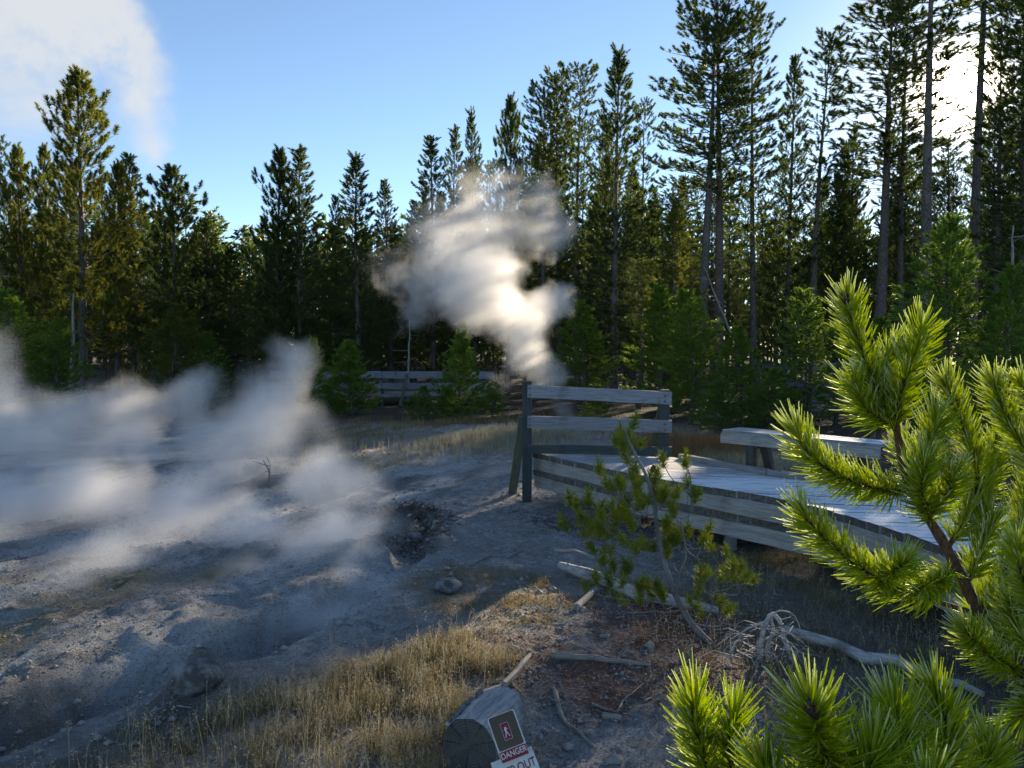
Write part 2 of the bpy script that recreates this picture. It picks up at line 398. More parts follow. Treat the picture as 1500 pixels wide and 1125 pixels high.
def wood_mat(name, c1, c2, dark, frost=0.0, grain=(1.6, 22, 22)):
    m, t = material(name)
    v = scaled(t, t.obj, grain); v = t.vmath('ADD', v, t.vmath('SCALE', (17., 9., 5.), t.rand))
    n = t.noise(v, 2.2, 6, .7); n_ = t.noise(t.obj, 3, 5, .6); k = t.noise(v, .8, 3, .6)
    c = t.mix(t.ramp(n, .35, .65), c1, c2)
    c = t.mix(t.ramp(n, .60, .72, 0, .8), c, dark); c = t.mix(t.ramp(n_, .55, .72, 0, .55), c, dark)
    c = t.mix(t.math('MULTIPLY', t.rand, .35), c, dark)
    c = t.mix(t.ramp(k, .58, .68, 0, .25), c, (.18, .14, .10))
    if frost:
        up = t.new('ShaderNodeSeparateXYZ'); t.l.new(t.N, up.inputs[0])
        sp = t.new('ShaderNodeSeparateXYZ'); t.l.new(t.P, sp.inputs[0])
        fn = t.noise(t.P, 2.4, 6, .65); ff = t.noise(v, 3, 5, .7); fg = t.noise(t.P, 70, 2, .6)
        near = t.math('ADD', t.ramp(sp.outputs[1], 10.9, 8.6, -.20, .14), t.math('MULTIPLY', t.math('SUBTRACT', t.rand, .5), .30))
        a = t.math('ADD', t.math('ADD', t.math('MULTIPLY', fn, .7), t.math('MULTIPLY', ff, .3)), near)
        a = t.math('ADD', a, t.math('MULTIPLY', t.math('SUBTRACT', fg, .5), .3))
        f = t.math('MULTIPLY', t.ramp(a, .34, .58, .2, frost), t.ramp(up.outputs[2], .6, .9))
        so = t.new('ShaderNodeSeparateXYZ'); t.l.new(t.obj, so.inputs[0])
        if name == 'frosted_plank': f = t.math('MULTIPLY', f, t.ramp(t.math('ABSOLUTE', t.math('SUBTRACT', t.math('ABSOLUTE', so.outputs[1]), .072)), .073, .058, .15, 1.0))
        c = t.mix(f, c, (.82, .85, .88)); h = t.math('ADD', t.math('MULTIPLY', n, .5), t.math('MULTIPLY', f, .9))
        bump(t, h, .5, .015)
    else: bump(t, n, .5, .012)
    t.put(t.b.inputs['Base Color'], c); t.b.inputs['Roughness'].default_value = .75
    return m
M_wood = wood_mat('weathered_plank', (.17, .17, .175), (.30, .30, .31), (.07, .065, .06), .0)
M_wood_frost = wood_mat('frosted_plank', (.17, .17, .175), (.30, .30, .31), (.09, .085, .08), .95)
M_beam = wood_mat('pale_beam', (.22, .21, .20), (.40, .385, .365), (.12, .11, .10), .5)
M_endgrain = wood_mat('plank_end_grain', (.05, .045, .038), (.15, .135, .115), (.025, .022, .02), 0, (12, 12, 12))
M_dark_leg = wood_mat('dark_old_timber', (.04, .038, .034), (.085, .08, .072), (.02, .018, .016), 0)
M_rail_far = wood_mat('dim_far_rail', (.15, .16, .20), (.25, .26, .31), (.08, .08, .09), .4)
M_paint = wood_mat('dark_green_paint', (.022, .035, .038), (.04, .06, .062), (.012, .018, .02), 0)
M_mossy = wood_mat('mossy_brace', (.07, .085, .06), (.13, .15, .11), (.035, .04, .03), 0)
M_rail = wood_mat('grey_rail', (.15, .165, .20), (.27, .29, .335), (.09, .07, .065), .75)
M_log = wood_mat('pale_dead_log', (.24, .23, .23), (.46, .45, .45), (.07, .06, .055), 0, (2.0, 17, 17))
M_logcut = wood_mat('cut_log_face', (.05, .05, .048), (.085, .083, .08), (.03, .03, .03), 0, (14, 14, 14))
M_twig = wood_mat('pale_stick', (.22, .20, .18), (.40, .38, .35), (.10, .08, .06), 0, (3, 30, 30))

_m, t = material('ringed_cut_face'); so_ = t.new('ShaderNodeSeparateXYZ'); t.l.new(t.obj, so_.inputs[0])
_cb = t.new('ShaderNodeCombineXYZ'); t.put(_cb.inputs[1], so_.outputs[1]); t.put(_cb.inputs[2], so_.outputs[2])
_r = t.math('ADD', t.vmath('LENGTH', _cb.outputs[0]), t.math('MULTIPLY', t.noise(t.obj, 9, 3), .03)); _w = t.math('SINE', t.math('MULTIPLY', _r, 420.0))
_a = t.math('SINE', t.math('MULTIPLY', t.math('ARCTAN2', so_.outputs[1], so_.outputs[2]), 9.0)); _nn = t.noise(t.obj, 14, 5, .65)
_c = t.mix(t.ramp(_w, -1, 1, 0, .5), (.055, .052, .05), (.12, .115, .11)); _c = t.mix(t.ramp(_nn, .4, .65, 0, .6), _c, (.035, .033, .032)); _c = t.mix(t.ramp(t.math('ADD', _a, t.math('MULTIPLY', _nn, .5)), 1.15, 1.25, 0, .85), _c, (.012, .012, .012))
t.put(t.b.inputs['Base Color'], _c); bump(t, _w, .25, .01); M_logcut = _m
def flat_mat(name, c, rough=.5, var=.12):
    m, t = material(name); n = t.noise(t.obj, 40, 4, .6)
    t.put(t.b.inputs['Base Color'], t.mix(t.ramp(n, .3, .7, 0, var), c, tuple(q * .5 for q in c))); t.b.inputs['Roughness'].default_value = rough; return m
M_sign_brown = flat_mat('sign_brown', (.095, .062, .038)); M_sign_red = flat_mat('sign_red', (.26, .012, .03)); M_sign_white = flat_mat('sign_white', (.62, .64, .62), .45, .25)
M_sign_edge = flat_mat('sign_edge', (.66, .64, .58), .45, .2)

def grass_mat(name, a, b, tr=.3):
    m, t = material(name); n = t.noise(t.P, 2.2, 4, .6); n_ = t.noise(t.P, 45, 2)
    c = t.mix(t.ramp(n, .35, .65), a, b); c = t.mix(t.ramp(n_, .4, .65, 0, .5), c, (b[0] * 1.5, b[1] * 1.5, b[2] * 1.6))
    t.put(t.b.inputs['Base Color'], c); tl = t.new('ShaderNodeBsdfTranslucent'); t.put(tl.inputs[0], c)
    mx = t.new('ShaderNodeMixShader'); mx.inputs[0].default_value = tr
    t.l.new(t.b.outputs[0], mx.inputs[1]); t.l.new(tl.outputs[0], mx.inputs[2]); t.l.new(mx.outputs[0], t.o.inputs[0]); return m
M_grass_dry = grass_mat('dry_grass', (.16, .115, .04), (.29, .22, .10))
M_grass_pale = grass_mat('pale_grass', (.25, .22, .14), (.42, .38, .27))
M_grass_rust = grass_mat('rusty_grass', (.18, .09, .035), (.33, .19, .08))
M_grass_green = grass_mat('green_grass', (.035, .06, .015), (.09, .12, .03))
M_litter = grass_mat('needle_litter', (.13, .045, .02), (.25, .10, .05), 0)
M_stone, t = material('pebble_grey'); t.put(t.b.inputs['Base Color'], t.mix(t.noise(t.P, 12, 4), (.10, .095, .09), (.42, .41, .40)))
M_rock, t = material('crusted_rock'); n = t.noise(t.P, 9, 6, .65)
t.put(t.b.inputs['Base Color'], t.mix(t.ramp(n, .4, .65), (.06, .058, .058), (.20, .205, .22))); bump(t, n, .8, .03)

# ------------------------------------------------------------------ needle tufts for the trees
def rot_to(d):
    """(n,3) directions -> (n,3,3) frames whose third column is d"""
    d = d / np.linalg.norm(d, axis=1, keepdims=True)
    a = np.where(np.abs(d[:, 2:3]) > .9, np.array([[1., 0, 0]]), np.array([[0, 0, 1.]]))
    x = np.cross(a, d); x /= np.linalg.norm(x, axis=1, keepdims=True); y = np.cross(d, x)
    return np.stack([x, y, d], 2)
def tuft_template(M, nl, wd, L, r):
    """M flat needles round a shoot of length L; single triangles"""
    s = r.uniform(.05, 1, M) ** .8; az = r.uniform(0, 2 * np.pi, M); op = np.interp(s, [0, 1], [1.15, .35]) + r.normal(0, .15, M)
    d = np.stack([np.sin(op) * np.cos(az), np.sin(op) * np.sin(az), np.cos(op)], 1)
    base = np.stack([np.zeros(M), np.zeros(M), s * L], 1); tip = base + d * (nl * r.uniform(.75, 1.15, M))[:, None]
    side = np.cross(d, r.normal(size=(M, 3))); side /= np.linalg.norm(side, axis=1, keepdims=True)
    return np.stack([base - side * wd / 2, base + side * wd / 2, tip], 1)      # M,3,3
def tufts_mesh(name, P, Dn, S, M, nl, wd, L, mat, seed=1):
    r = np.random.default_rng(seed); T = [tuft_template(M, nl, wd, L, r) for _ in range(8)]
    P = np.array(P); Dn = np.array(Dn); S = np.array(S); n = len(P); Q = rot_to(Dn); out = []
    k = r.integers(0, 8, n)
    for j in range(8):
        i = np.where(k == j)[0]
        if len(i) == 0: continue
        v = np.einsum('nab,mcb->nmca', Q[i], T[j]) * S[i][:, None, None, None] + P[i][:, None, None, :]
        out.append(v.reshape(-1, 3))
    v = np.concatenate(out); f = np.arange(len(v)).reshape(-1, 3)
    return np_mesh(name, v, f, 3, False, [mat])

def make_tree(H, base, RM, prof, nb, seed, tuft=(38, .12, .016, .24), step=.26, trunk_r=.13, lift=.25, dead=18, double=False, mat=None, curl=.5, gap=.12):
    """returns (trunk mesh, crown mesh, width)"""
    random.seed(seed); r = random
    mb = MB(); P = []; Dn = []; S = []
    stems = [(0, 0, 1.0)] if not double else [(-.25, 0, 1.0), (.32, .1, .93)]
    for si, (ox, oy, hs) in enumerate(stems):
        bend = [r.uniform(-.12, .12) for _ in range(4)]
        def c(z): q = z / H; return Vector((ox + bend[0] * math.sin(q * 4 + si) + bend[1] * q, oy + bend[2] * math.sin(q * 3) + bend[3] * q, z))
        n = 14; zs = [H * hs * i / n for i in range(n + 1)]
        mb.tube([c(z) - Vector((0, 0, .25 if z == 0 else 0)) for z in zs], [max(.012, trunk_r * (1 - (z / (H * hs)) ** 1.1 * .93) * (1.25 if z == 0 else 1)) for z in zs], 8, True)
        for i in range(dead):
            z = r.uniform(.06, max(base, .12) + .12) * H; a = r.uniform(0, 6.28); L = r.uniform(.3, 1.2) * RM * .6
            d = Vector((math.cos(a), math.sin(a), r.uniform(-.25, .15))); p = c(z)
            mb.tube([p, p + d * L * .5, p + d * L + Vector((0, 0, -.08 * L))], [.016, .011, .004], 3, False)
        for i in range(nb):
            q = (i + r.random()) / nb; z = (base + (1 - base) * q ** .92) * H * hs
            if r.random() < gap and q < .85: continue
            if double and r.random() < .3: continue
            a = i * 2.39996 + r.uniform(-.5, .5); R_ = RM * prof(q) * r.uniform(.62, 1.12)
            if R_ < .12: R_ = .12
            out = Vector((math.cos(a), math.sin(a), 0)); p = c(z)
            rise = lift + .55 * q; pts = []; m = max(2, int(R_ / .3) + 1)
            for k in range(m + 1):
                s_ = k / m; zz = R_ * (rise * s_ - .32 * (1 - q) * s_ + curl * .45 * s_ * s_)
                pts.append(p + out * R_ * s_ + Vector((r.uniform(-.03, .03), r.uniform(-.03, .03), zz)))
            mb.tube(pts, [max(.006, .022 * (1 - .8 * k / m) * (R_ / 1.2) ** .5) for k in range(m + 1)], 3, False)
            L = R_; ds = step; s_ = max(.18, .25 * (1 - q)) * L
            tang = (pts[-1] - pts[-2]).normalized()
            while s_ < L:
                f = s_ / L * m; k = min(int(f), m - 1); b = pts[k].lerp(pts[k + 1], f - k); dd = (pts[k + 1] - pts[k]).normalized()
                for sd in (-1, 1, .25):
                    if r.random() < (.16 if abs(sd) == 1 else .5): continue
                    lat = dd.cross(Vector((0, 0, 1))) * sd; ln = r.uniform(.08, .34) * min(1, (L - s_) / L * 1.3 + .35) * (RM / 1.6) ** .5
                    sdv = (dd * .55 + lat * r.uniform(.35, .9) + Vector((0, 0, r.uniform(-.05, .5 + curl * .5)))).normalized()
                    e = b + sdv * ln
                    P.append(b + sdv * ln * .6); Dn.append((sdv + Vector((0, 0, curl * .6)))[:]); S.append(r.uniform(.7, 1.15))
                s_ += ds * r.uniform(.7, 1.3)
            P.append(pts[-1] - tang * .1); Dn.append((tang + Vector((0, 0, curl * 1.1)))[:]); S.append(r.uniform(.9, 1.35))
        top = c(H * hs)
        for k in range(4): P.append(top - Vector((0, 0, .12 * k + .05))); Dn.append((r.uniform(-.3, .3), r.uniform(-.3, .3), 1)); S.append(.9)
    crown = tufts_mesh('crown', [tuple(p) for p in P], Dn, S, *tuft, mat or M_needle, seed)
    tm = mb.mesh('trunk', [M_bark])
    co = np.empty(len(crown.vertices) * 3, np.float32); crown.vertices.foreach_get('co', co); co = co.reshape(-1, 3)
    print('kind', seed, len(P), len(crown.polygons))
    return tm, crown, 2 * float(np.percentile(np.abs(co[:, 0]), 97))
cone = lambda q: (1 - q) ** .8 * (.55 + .45 * min(1, q * 5))
colm = lambda q: (.55 + .45 * math.sin(q * 9)) * .25 + .8 * (1 - q) ** .45 * min(1, .45 + q * 1.6)
lump = lambda q: (1 - q) ** .62 * (.75 + .25 * math.sin(q * 17 + 1))
K = {}
def kind(name, H, **kw): K[name] = (H, make_tree(H, **kw))
T1 = (74, .115, .020, .25)
kind('full_a', 14, base=.05, RM=2.0, prof=cone, nb=190, seed=11, tuft=T1)
kind('full_b', 14, base=.08, RM=1.9, prof=cone, nb=170, seed=12, tuft=T1, gap=.2)
kind('tall_a', 18, base=.22, RM=1.75, prof=colm, nb=160, seed=13, tuft=T1, dead=40, lift=.1)
kind('tall_b', 18, base=.28, RM=1.6, prof=colm, nb=135, seed=14, tuft=T1, dead=45, lift=.15, gap=.25)
kind('sparse', 17, base=.32, RM=1.3, prof=colm, nb=95, seed=15, tuft=T1, dead=40, lift=.2, gap=.3)
kind('lumpy', 13, base=.14, RM=2.3, prof=lump, nb=140, seed=16, tuft=(90, .13, .021, .32), curl=1.3, step=.25)
kind('lumpy_b', 12, base=.2, RM=2.0, prof=lump, nb=130, seed=17, tuft=(90, .13, .021, .31), curl=1.2, step=.25)
kind('high', 18, base=.54, RM=1.9, prof=colm, nb=110, seed=23, tuft=T1, dead=60, lift=.1, trunk_r=.14)
kind('double', 18, gap=.24, base=.53, RM=2.4, prof=colm, nb=150, seed=18, tuft=T1, dead=50, lift=.12, double=True, trunk_r=.17)
kind('bare', 20, base=.62, RM=2.0, prof=colm, nb=60, seed=19, tuft=T1, dead=60, lift=.1, trunk_r=.16, gap=.2)
kind('bush_a', 4, base=.02, RM=1.15, prof=cone, nb=120, seed=20, tuft=(56, .085, .022, .16), step=.16, trunk_r=.05, dead=0, mat=M_needle_young, gap=.02)
kind('bush_b', 4, base=.04, RM=1.3, prof=cone, nb=100, seed=21, tuft=(56, .085, .022, .17), step=.17, trunk_r=.05, dead=0, mat=M_needle_young, gap=.08)
kind('mid_a', 8, base=.07, RM=1.7, prof=cone, nb=130, seed=22, tuft=(56, .11, .025, .22), step=.21, trunk_r=.08, dead=8, mat=M_needle_young, curl=.7)
gold = {}
tree_n = [0]
def place_tree(kd, px, top, Y, wpx=None, label=None, group=None, name='lodgepole_pine', cat='pine tree', goldy=False, rot=None, lean=0):
    H, (tm, cm, W) = K[kd]
    X = (px - 750) / FPX * Y; zg = hz(X, Y) ; zt = at(px, top, Y).z; h = max(zt - zg, 1.0)
    sz = h / H; sx = (wpx * Y / FPX) / W if wpx else sz
    sx = min(max(sx, sz * .45), sz * 2.2)
    e = thing(name, (X, Y, zg), label, cat, group)
    tr = link('trunk', tm, e, (X, Y, zg)); 
    if goldy:
        if kd not in gold: gold[kd] = cm.copy(); gold[kd].materials.clear(); gold[kd].materials.append(M_needle_sunlit)
        cm = gold[kd]
    cr = link('crown', cm, e, (X, Y, zg))
    e.rotation_euler = (random.gauss(0, .012), random.gauss(0, .012), random.uniform(0, 6.28) if rot is None else rot); e.scale = (sx, sx, sz)
    tree_n[0] += 1
    return e

G1 = 'pines of the front row along the clearing'
front = [
 # kind, x, top, Y, width, gold, label
 ('sparse', 6, 208, 30, 50, 0, 'thin scraggy pine top at the far left edge beside the golden pines'),
 ('lumpy_b', 32, 222, 31, 85, 1, 'yellowish pine at the left edge just left of the tallest left pine'),
 ('lumpy_b', 66, 222, 33, 75, 1, 'narrow golden pine directly left of the tallest left pine'),
 ('lumpy', 120, 115, 30, 165, 1, 'tallest pine of the left stand with golden lumpy upturned branches'),
 ('lumpy_b', 172, 245, 33, 90, 1, 'golden green pine touching the right side of the tallest left pine'),
 ('full_b', 198, 232, 34, 90, 0, 'slim pointed pine second to the right of the tallest left pine'),
 ('lumpy', 262, 252, 31, 135, 0, 'dark broad pine with a rounded forked top, last tall one before the sky gap'),
 ('full_b', 305, 330, 32, 90, 0, 'dark pine stepping down just left of the V shaped sky gap'),
 ('full_a', 340, 365, 33, 75, 0, 'lowest dark pine on the left bank of the V shaped sky gap'),
 ('full_b', 372, 415, 42, 70, 0, 'small far pine at the bottom of the V shaped sky gap'),
 ('lumpy_b', 412, 226, 31, 100, 0, 'left one of the twin topped dark pines right of the sky gap'),
 ('full_b', 441, 222, 31, 105, 0, 'right one of the twin topped dark pines right of the sky gap'),
 ('full_b', 493, 292, 34, 60, 0, 'short pine between the twin topped pines and the pointed pine'),
 ('full_a', 528, 232, 32, 105, 0, 'pointed conical pine standing alone left of the steam cloud'),
 ('full_b', 573, 268, 36, 70, 0, 'paler slim pine between the pointed conical pine and the steam'),
 ('full_b', 603, 300, 37, 70, 0, 'hazy pine at the upper left fringe of the steam cloud'),
 ('full_b', 635, 208, 36, 95, 0, 'grey green pine rising out of the steam, leftmost of three spires'),
 ('full_b', 662, 193, 37, 70, 0, 'grey green pine spire in the middle of three above the steam'),
 ('full_a', 696, 172, 36, 62, 0, 'slim rounded pine spire just above the middle of the steam cloud'),
 ('lumpy_b', 743, 152, 35, 82, 0, 'open branched pine top standing apart above the steam cloud'),
 ('tall_a', 797, 135, 33, 85, 0, 'leftmost of three tall close pines right of the open branched top'),
 ('tall_a', 824, 110, 34, 80, 0, 'middle of three tall close pines above the right side of the steam'),
 ('tall_b', 847, 100, 33, 85, 0, 'rightmost and tallest of three close pines beside the steam'),
 ('full_a', 900, 80, 31, 120, 0, 'dark dense spire shaped pine with clear sky on both sides'),
 ('sparse', 940, 155, 36, 48, 0, 'thin see-through pine between the dense spire and the double trunk pine'),
 ('high', 985, 285, 35, 95, 0, 'pine tucked against the left side of the tall double trunk pine'),
 ('double', 1040, 2, 31, 170, 0, 'tallest centre pine with two bare parallel trunks and wide crown'),
 ('tall_b', 1105, 20, 33, 95, 0, 'tall slender pine just right of the double trunk pine'),
 ('full_b', 1148, 92, 34, 85, 0, 'narrow dark pine between two taller slender pines'),
 ('sparse', 1192, 55, 32, 82, 0, 'slender open pine with sky left and right, two trees right of the double trunk'),
 ('full_b', 1228, 215, 36, 70, 0, 'shorter dark pine at the left foot of the broad brownish pine'),
 ('high', 1283, 8, 31, 160, 0, 'broad pine with a drooping left side where the clear sky ends'),
 ('sparse', 1322, -10, 32, 75, 0, 'thin pine between the broad pine and the thick bare trunk'),
 ('bare', 1356, -170, 26, 190, 0, 'thick straight bare trunk reaching out of the frame left of the sun'),
 ('bare', 1422, -300, 30, 150, 0, 'straight bare trunk standing directly below the sun glare'),
 ('tall_a', 1500, -150, 27, 130, 0, 'dense dark pine at the right edge of the picture beside the sun'),
 ('sparse', 1380, 205, 40, 60, 0, 'thin leaning pine stem in the bright gap under the sun'),
 ('tall_b', 1452, 40, 33, 95, 0, 'loose pine just right of the sun glare'),
 ('tall_a', 1488, -60, 33, 110, 0, 'tall pine crowding the right edge behind the densest one'),
 ('full_a', 1312, 215, 38, 75, 0, 'dense dark pine added right of the broad pine to shade the near ground'),  # added tree, keeps sun patches off the near ground
 ('full_b', 1243, 190, 38, 80, 0, 'dense pine added left of the broad pine trunk to shade the grass'),  # added tree, blocks the sun over the sign and front grass
 ('full_a', 990, 298, 26, 85, 1, 'small sunlit pine with a bright yellow tip before the double trunk'),
 ('high', 935, 385, 27, 105, 0, 'green pine left of the small sunlit pine, behind the railing'),
 ('mid_a', 852, 445, 27, 95, 0, 'young pine behind the upper left part of the boardwalk railing'),
 ('mid_a', 968, 425, 24.5, 100, 0, 'young pine with a thin visible stem above the railing right end'),
 ('mid_a', 1012, 430, 22.5, 125, 0, 'bushy young pine just right of the railing'),
 ('mid_a', 1085, 482, 21.5, 125, 0, 'low round young pine before the hidden second railing'),
 ('mid_a', 1182, 430, 21, 115, 0, 'young bluish green pine right of the hidden second railing'),
 ('mid_a', 1388, 325, 16.5, 165, 0, 'large tufted young pine behind the frosted foreground branches'),
 ('mid_a', 1478, 395, 15.5, 120, 0, 'tufted young pine behind the right end of the frosted branches'),
 ('mid_a', 1290, 470, 19, 110, 0, 'young pine half covered by the frosted branch leader'),
 ('mid_a', 258, 450, 23, 130, 1, 'yellow green young pine rising out of the low steam'),
 ('mid_a', 300, 490, 24, 80, 0, 'dim green young pine right of the yellow green one in the low steam'),
 ('mid_a', 85, 470, 24, 120, 0, 'dark young pine at the foot of the tallest left pine'),
 ('mid_a', 20, 430, 24, 110, 0, 'dark young pine at the left edge behind the steam veil'),
 ('bush_a', 516, 503, 24.3, 78, 0, 'dark pointed bush pine before the left part of the far railing'),
 ('bush_b', 458, 500, 25.5, 55, 0, 'small slim bush pine at the left end of the visible far railing'),
 ('bush_a', 678, 488, 23.6, 70, 0, 'tall narrow bush pine at the right end of the far railing'),
 ('bush_b', 618, 572, 24.0, 56, 0, 'knee high bush pine under the pale brace of the far railing'),
 ('bush_b', 655, 590, 23.4, 50, 0, 'lowest bush pine tucked between the small and tall bush pines'),
 ('bush_b', 722, 560, 24.5, 70, 0, 'bush pine fading into the blue steam right of the far railing'),
 ('bush_b', 480, 575, 23.8, 70, 0, 'low spreading bush pine left of the pointed bush pine'),
 ('bush_a', 872, 566, 22.8, 60, 0, 'bright green bush pine seen through the railing boards'),
 ('bush_b', 1130, 545, 20, 90, 0, 'low bush pine under the frosted boards of the second railing'),
 ('bush_b', 1050, 560, 20, 85, 0, 'low bush pine behind the dry rusty grass'),
]
for kd, x, top, Y, wp_, gl, lb in front:
    random.seed(int(x * 7 + top)); place_tree(kd, x, top, Y, wp_, lb, G1 if Y > 28 else 'young pines at the edge of the clearing', goldy=bool(gl), name='lodgepole_pine' if Y > 25.6 else 'young_pine')

# rows behind: their tops stay under the skyline that the front row draws
SKYL = [(-900, 200), (-300, 210), (0, 260), (60, 290), (120, 240), (200, 290), (262, 310), (300, 350), (345, 400), (370, 430), (395, 350), (430, 275), (470, 330), (528, 310), (575, 320), (600, 320), (640, 255), (700, 235), (745, 240), (800, 190), (850, 160), (900, 180), (940, 225), (985, 215), (1040, 140), (1105, 160), (1150, 190), (1200, 200), (1240, 235), (1290, 150), (1360, 150), (1420, 170), (1500, 60), (1800, 40), (2600, 40)]
sx_, sy_ = zip(*SKYL)
random.seed(99)
spots = []
def where(px):
    for lim, s in ((60, 'behind the golden left stand'), (240, 'behind the tallest left pine'), (375, 'left of the sky gap'), (480, 'behind the twin topped pines'), (600, 'behind the pointed conical pine'), (760, 'behind the steam cloud'),
                   (880, 'behind the three close pines'), (980, 'behind the dense spire pine'), (1080, 'behind the double trunk pine'), (1220, 'behind the slender pines'), (1340, 'behind the broad pine'), (1440, 'under the sun glare')):
        if px < lim: return s
    return 'at the right edge'
used = []
for row, (Y0, n) in enumerate(((37, 34), (42, 38), (49, 40), (58, 40), (70, 36))):
    for i in range(n):
        px = -130 + (1760) * (i + random.uniform(.05, .95)) / n; Y = Y0 + random.uniform(-2.4, 2.8)
        cap = float(np.interp(px, sx_, sy_)) + random.choice((0, 8, 20, 35, 60, 90, 130)) + (0 if px < 900 else random.uniform(0, 70))
        cap = min(cap, 440)
        spots.append((px, Y, cap, row))
LANES = [(1.0, 1.1, 1.7, 1.1), (.9, 1.1, 2.0, 1.0), (.2, .8, 1.2, .9), (3.3, 8.2, 0, .6), (2.8, 8.9, .0, .6), (4.0, 7.2, 0, .6), (.6, 19, 3.0, 1.3), (.6, 19, 4.5, 1.4), (-.6, 19, 6.0, 1.8), (1.2, 19, 2.2, 1.3), (-1.2, 19.3, 4.5, 1.5), (-.3, 18.2, -.5, .8), (-2.4, 14.8, -.5, .7), (-3.6, 13, .9, 1.5), (-6, 13.5, .9, 1.2), (-8, 13.5, 1.0, 1.2), (-2.3, 9, .3, .8)]
def blocks(X, Y, h, cr, z0=0):
    for tx, ty, tz, m in LANES:
        dx, dy = X - tx, Y - ty; sx2, sy2 = math.sin(SUN_AZ), math.cos(SUN_AZ); t_ = dx * sx2 + dy * sy2
        if t_ < 2: continue
        if abs(dx * sy2 - dy * sx2) < cr * .8 + m * .55 and z0 < tz + t_ * math.tan(SUN_EL) < -.7 + h: return True
    return False
for kd_, x_, top_, Y_, w_, g_, l_ in front:
    h_ = at(x_, top_, Y_).z + .7
    if blocks((x_ - 750) / FPX * Y_, Y_, h_, (w_ or 60) * Y_ / FPX / 2): print('lane', kd_, x_, top_, Y_)
nskip = 0; back = []
for i, (px, Y, cap, row) in enumerate(spots):
    if blocks((px - 750) / FPX * Y, Y, at(px, cap, Y).z + .7, 1.3):
        nskip += 1
        # lower it under the light if it can stay a tree, else leave the glade open
        while cap < 430 and blocks((px - 750) / FPX * Y, Y, at(px, cap, Y).z + .7, 1.3): cap += 12
        if cap >= 430: continue
    kd = random.choice(('full_a', 'full_b', 'tall_a', 'tall_b', 'full_b', 'sparse')) if row else random.choice(('full_a', 'full_b', 'tall_b', 'sparse'))
    if px > 960: kd = random.choice(('tall_a', 'tall_b', 'sparse', 'tall_b', 'full_b'))
    wp_ = None
    back.append((row, where(px), kd, px, place_tree(kd, px, cap, Y, wp_)))
for row in range(5):
    for wh in sorted({b_[1] for b_ in back}):
        dist = ('near', 'second', 'third', 'deep', 'deepest')[row]; mine = sorted([b_ for b_ in back if b_[0] == row and b_[1] == wh], key=lambda b_: b_[3])
        looks = {}
        for b_ in mine: looks.setdefault({'full_a': 'dense conical', 'full_b': 'slim conical', 'tall_a': 'high crowned', 'tall_b': 'loose crowned', 'sparse': 'sparse'}[b_[2]], []).append(b_[4])
        for lk, es in looks.items():
            for j, e in enumerate(es):
                od = '' if len(es) == 1 else (('left one', 'right one') if len(es) == 2 else ('leftmost', 'second leftmost', 'third leftmost', 'fourth leftmost', 'fifth leftmost', 'sixth leftmost', 'seventh leftmost'))[j] + ' of the '
                tag(e, f"{od}{lk} pine{'s' if od else ''} in the {dist} row {wh}", 'pine tree', f'forest pines in the {dist} row {wh}')
# the wood beyond: hundreds of trees that read as one mass
random.seed(4); r_ = np.random.default_rng(44); fp = []; fd_ = []; fs_ = []
mbt = MB()
for i in range(420):
    a_ = random.uniform(-52, 52); dist_ = random.uniform(78, 125); X_, Y_ = dist_ * math.sin(R(a_)), dist_ * math.cos(R(a_)); z_ = hz(X_, Y_); Ht = random.uniform(10, 17)
    mbt.tube([(X_, Y_, z_ - .3), (X_, Y_, z_ + Ht)], [.16, .03], 4)
    for k in range(110):
        q = random.random() ** .8; rr = 2.3 * (1 - q) ** .8 * random.random() ** .5; an = random.uniform(0, 6.28)
        fp.append((X_ + rr * math.cos(an), Y_ + rr * math.sin(an), z_ + .6 + q * (Ht - .6))); fd_.append((math.cos(an) * .8, math.sin(an) * .8, random.uniform(-.2, .8))); fs_.append(random.uniform(.7, 1.5))
fw = link('distant_wood', tufts_mesh('distant_wood', fp, fd_, fs_, 9, .5, .26, .8, M_needle, 9)); fw['kind'] = 'stuff'; fw['label'] = 'far pine wood closing the gaps between the trunks'
ft = mbt.obj('distant_wood_trunks', M_bark); ft['kind'] = 'stuff'
# pines beside the clearing outside the picture (they shade and close the forest)
for i in range(14):
    a = random.choice((-1, 1)); X = a * random.uniform(22, 34); Y = random.uniform(4, 28); 
    px = 750 + X / Y * FPX
    H, (tm, cm, W) = K[random.choice(('full_a', 'tall_a', 'full_b'))]
    zg = hz(X, Y); e = thing('lodgepole_pine', (X, Y, zg), 'tall pine closing the %s side of the clearing' % ('left' if a < 0 else 'right'), 'pine tree', 'pines closing the %s side of the clearing' % ('left' if a < 0 else 'right'))
    link('trunk', tm, e, (X, Y, zg)); link('crown', cm, e, (X, Y, zg)); s = random.uniform(.8, 1.15); e.scale = (s, s, s); e.rotation_euler = (0, 0, random.uniform(0, 6))

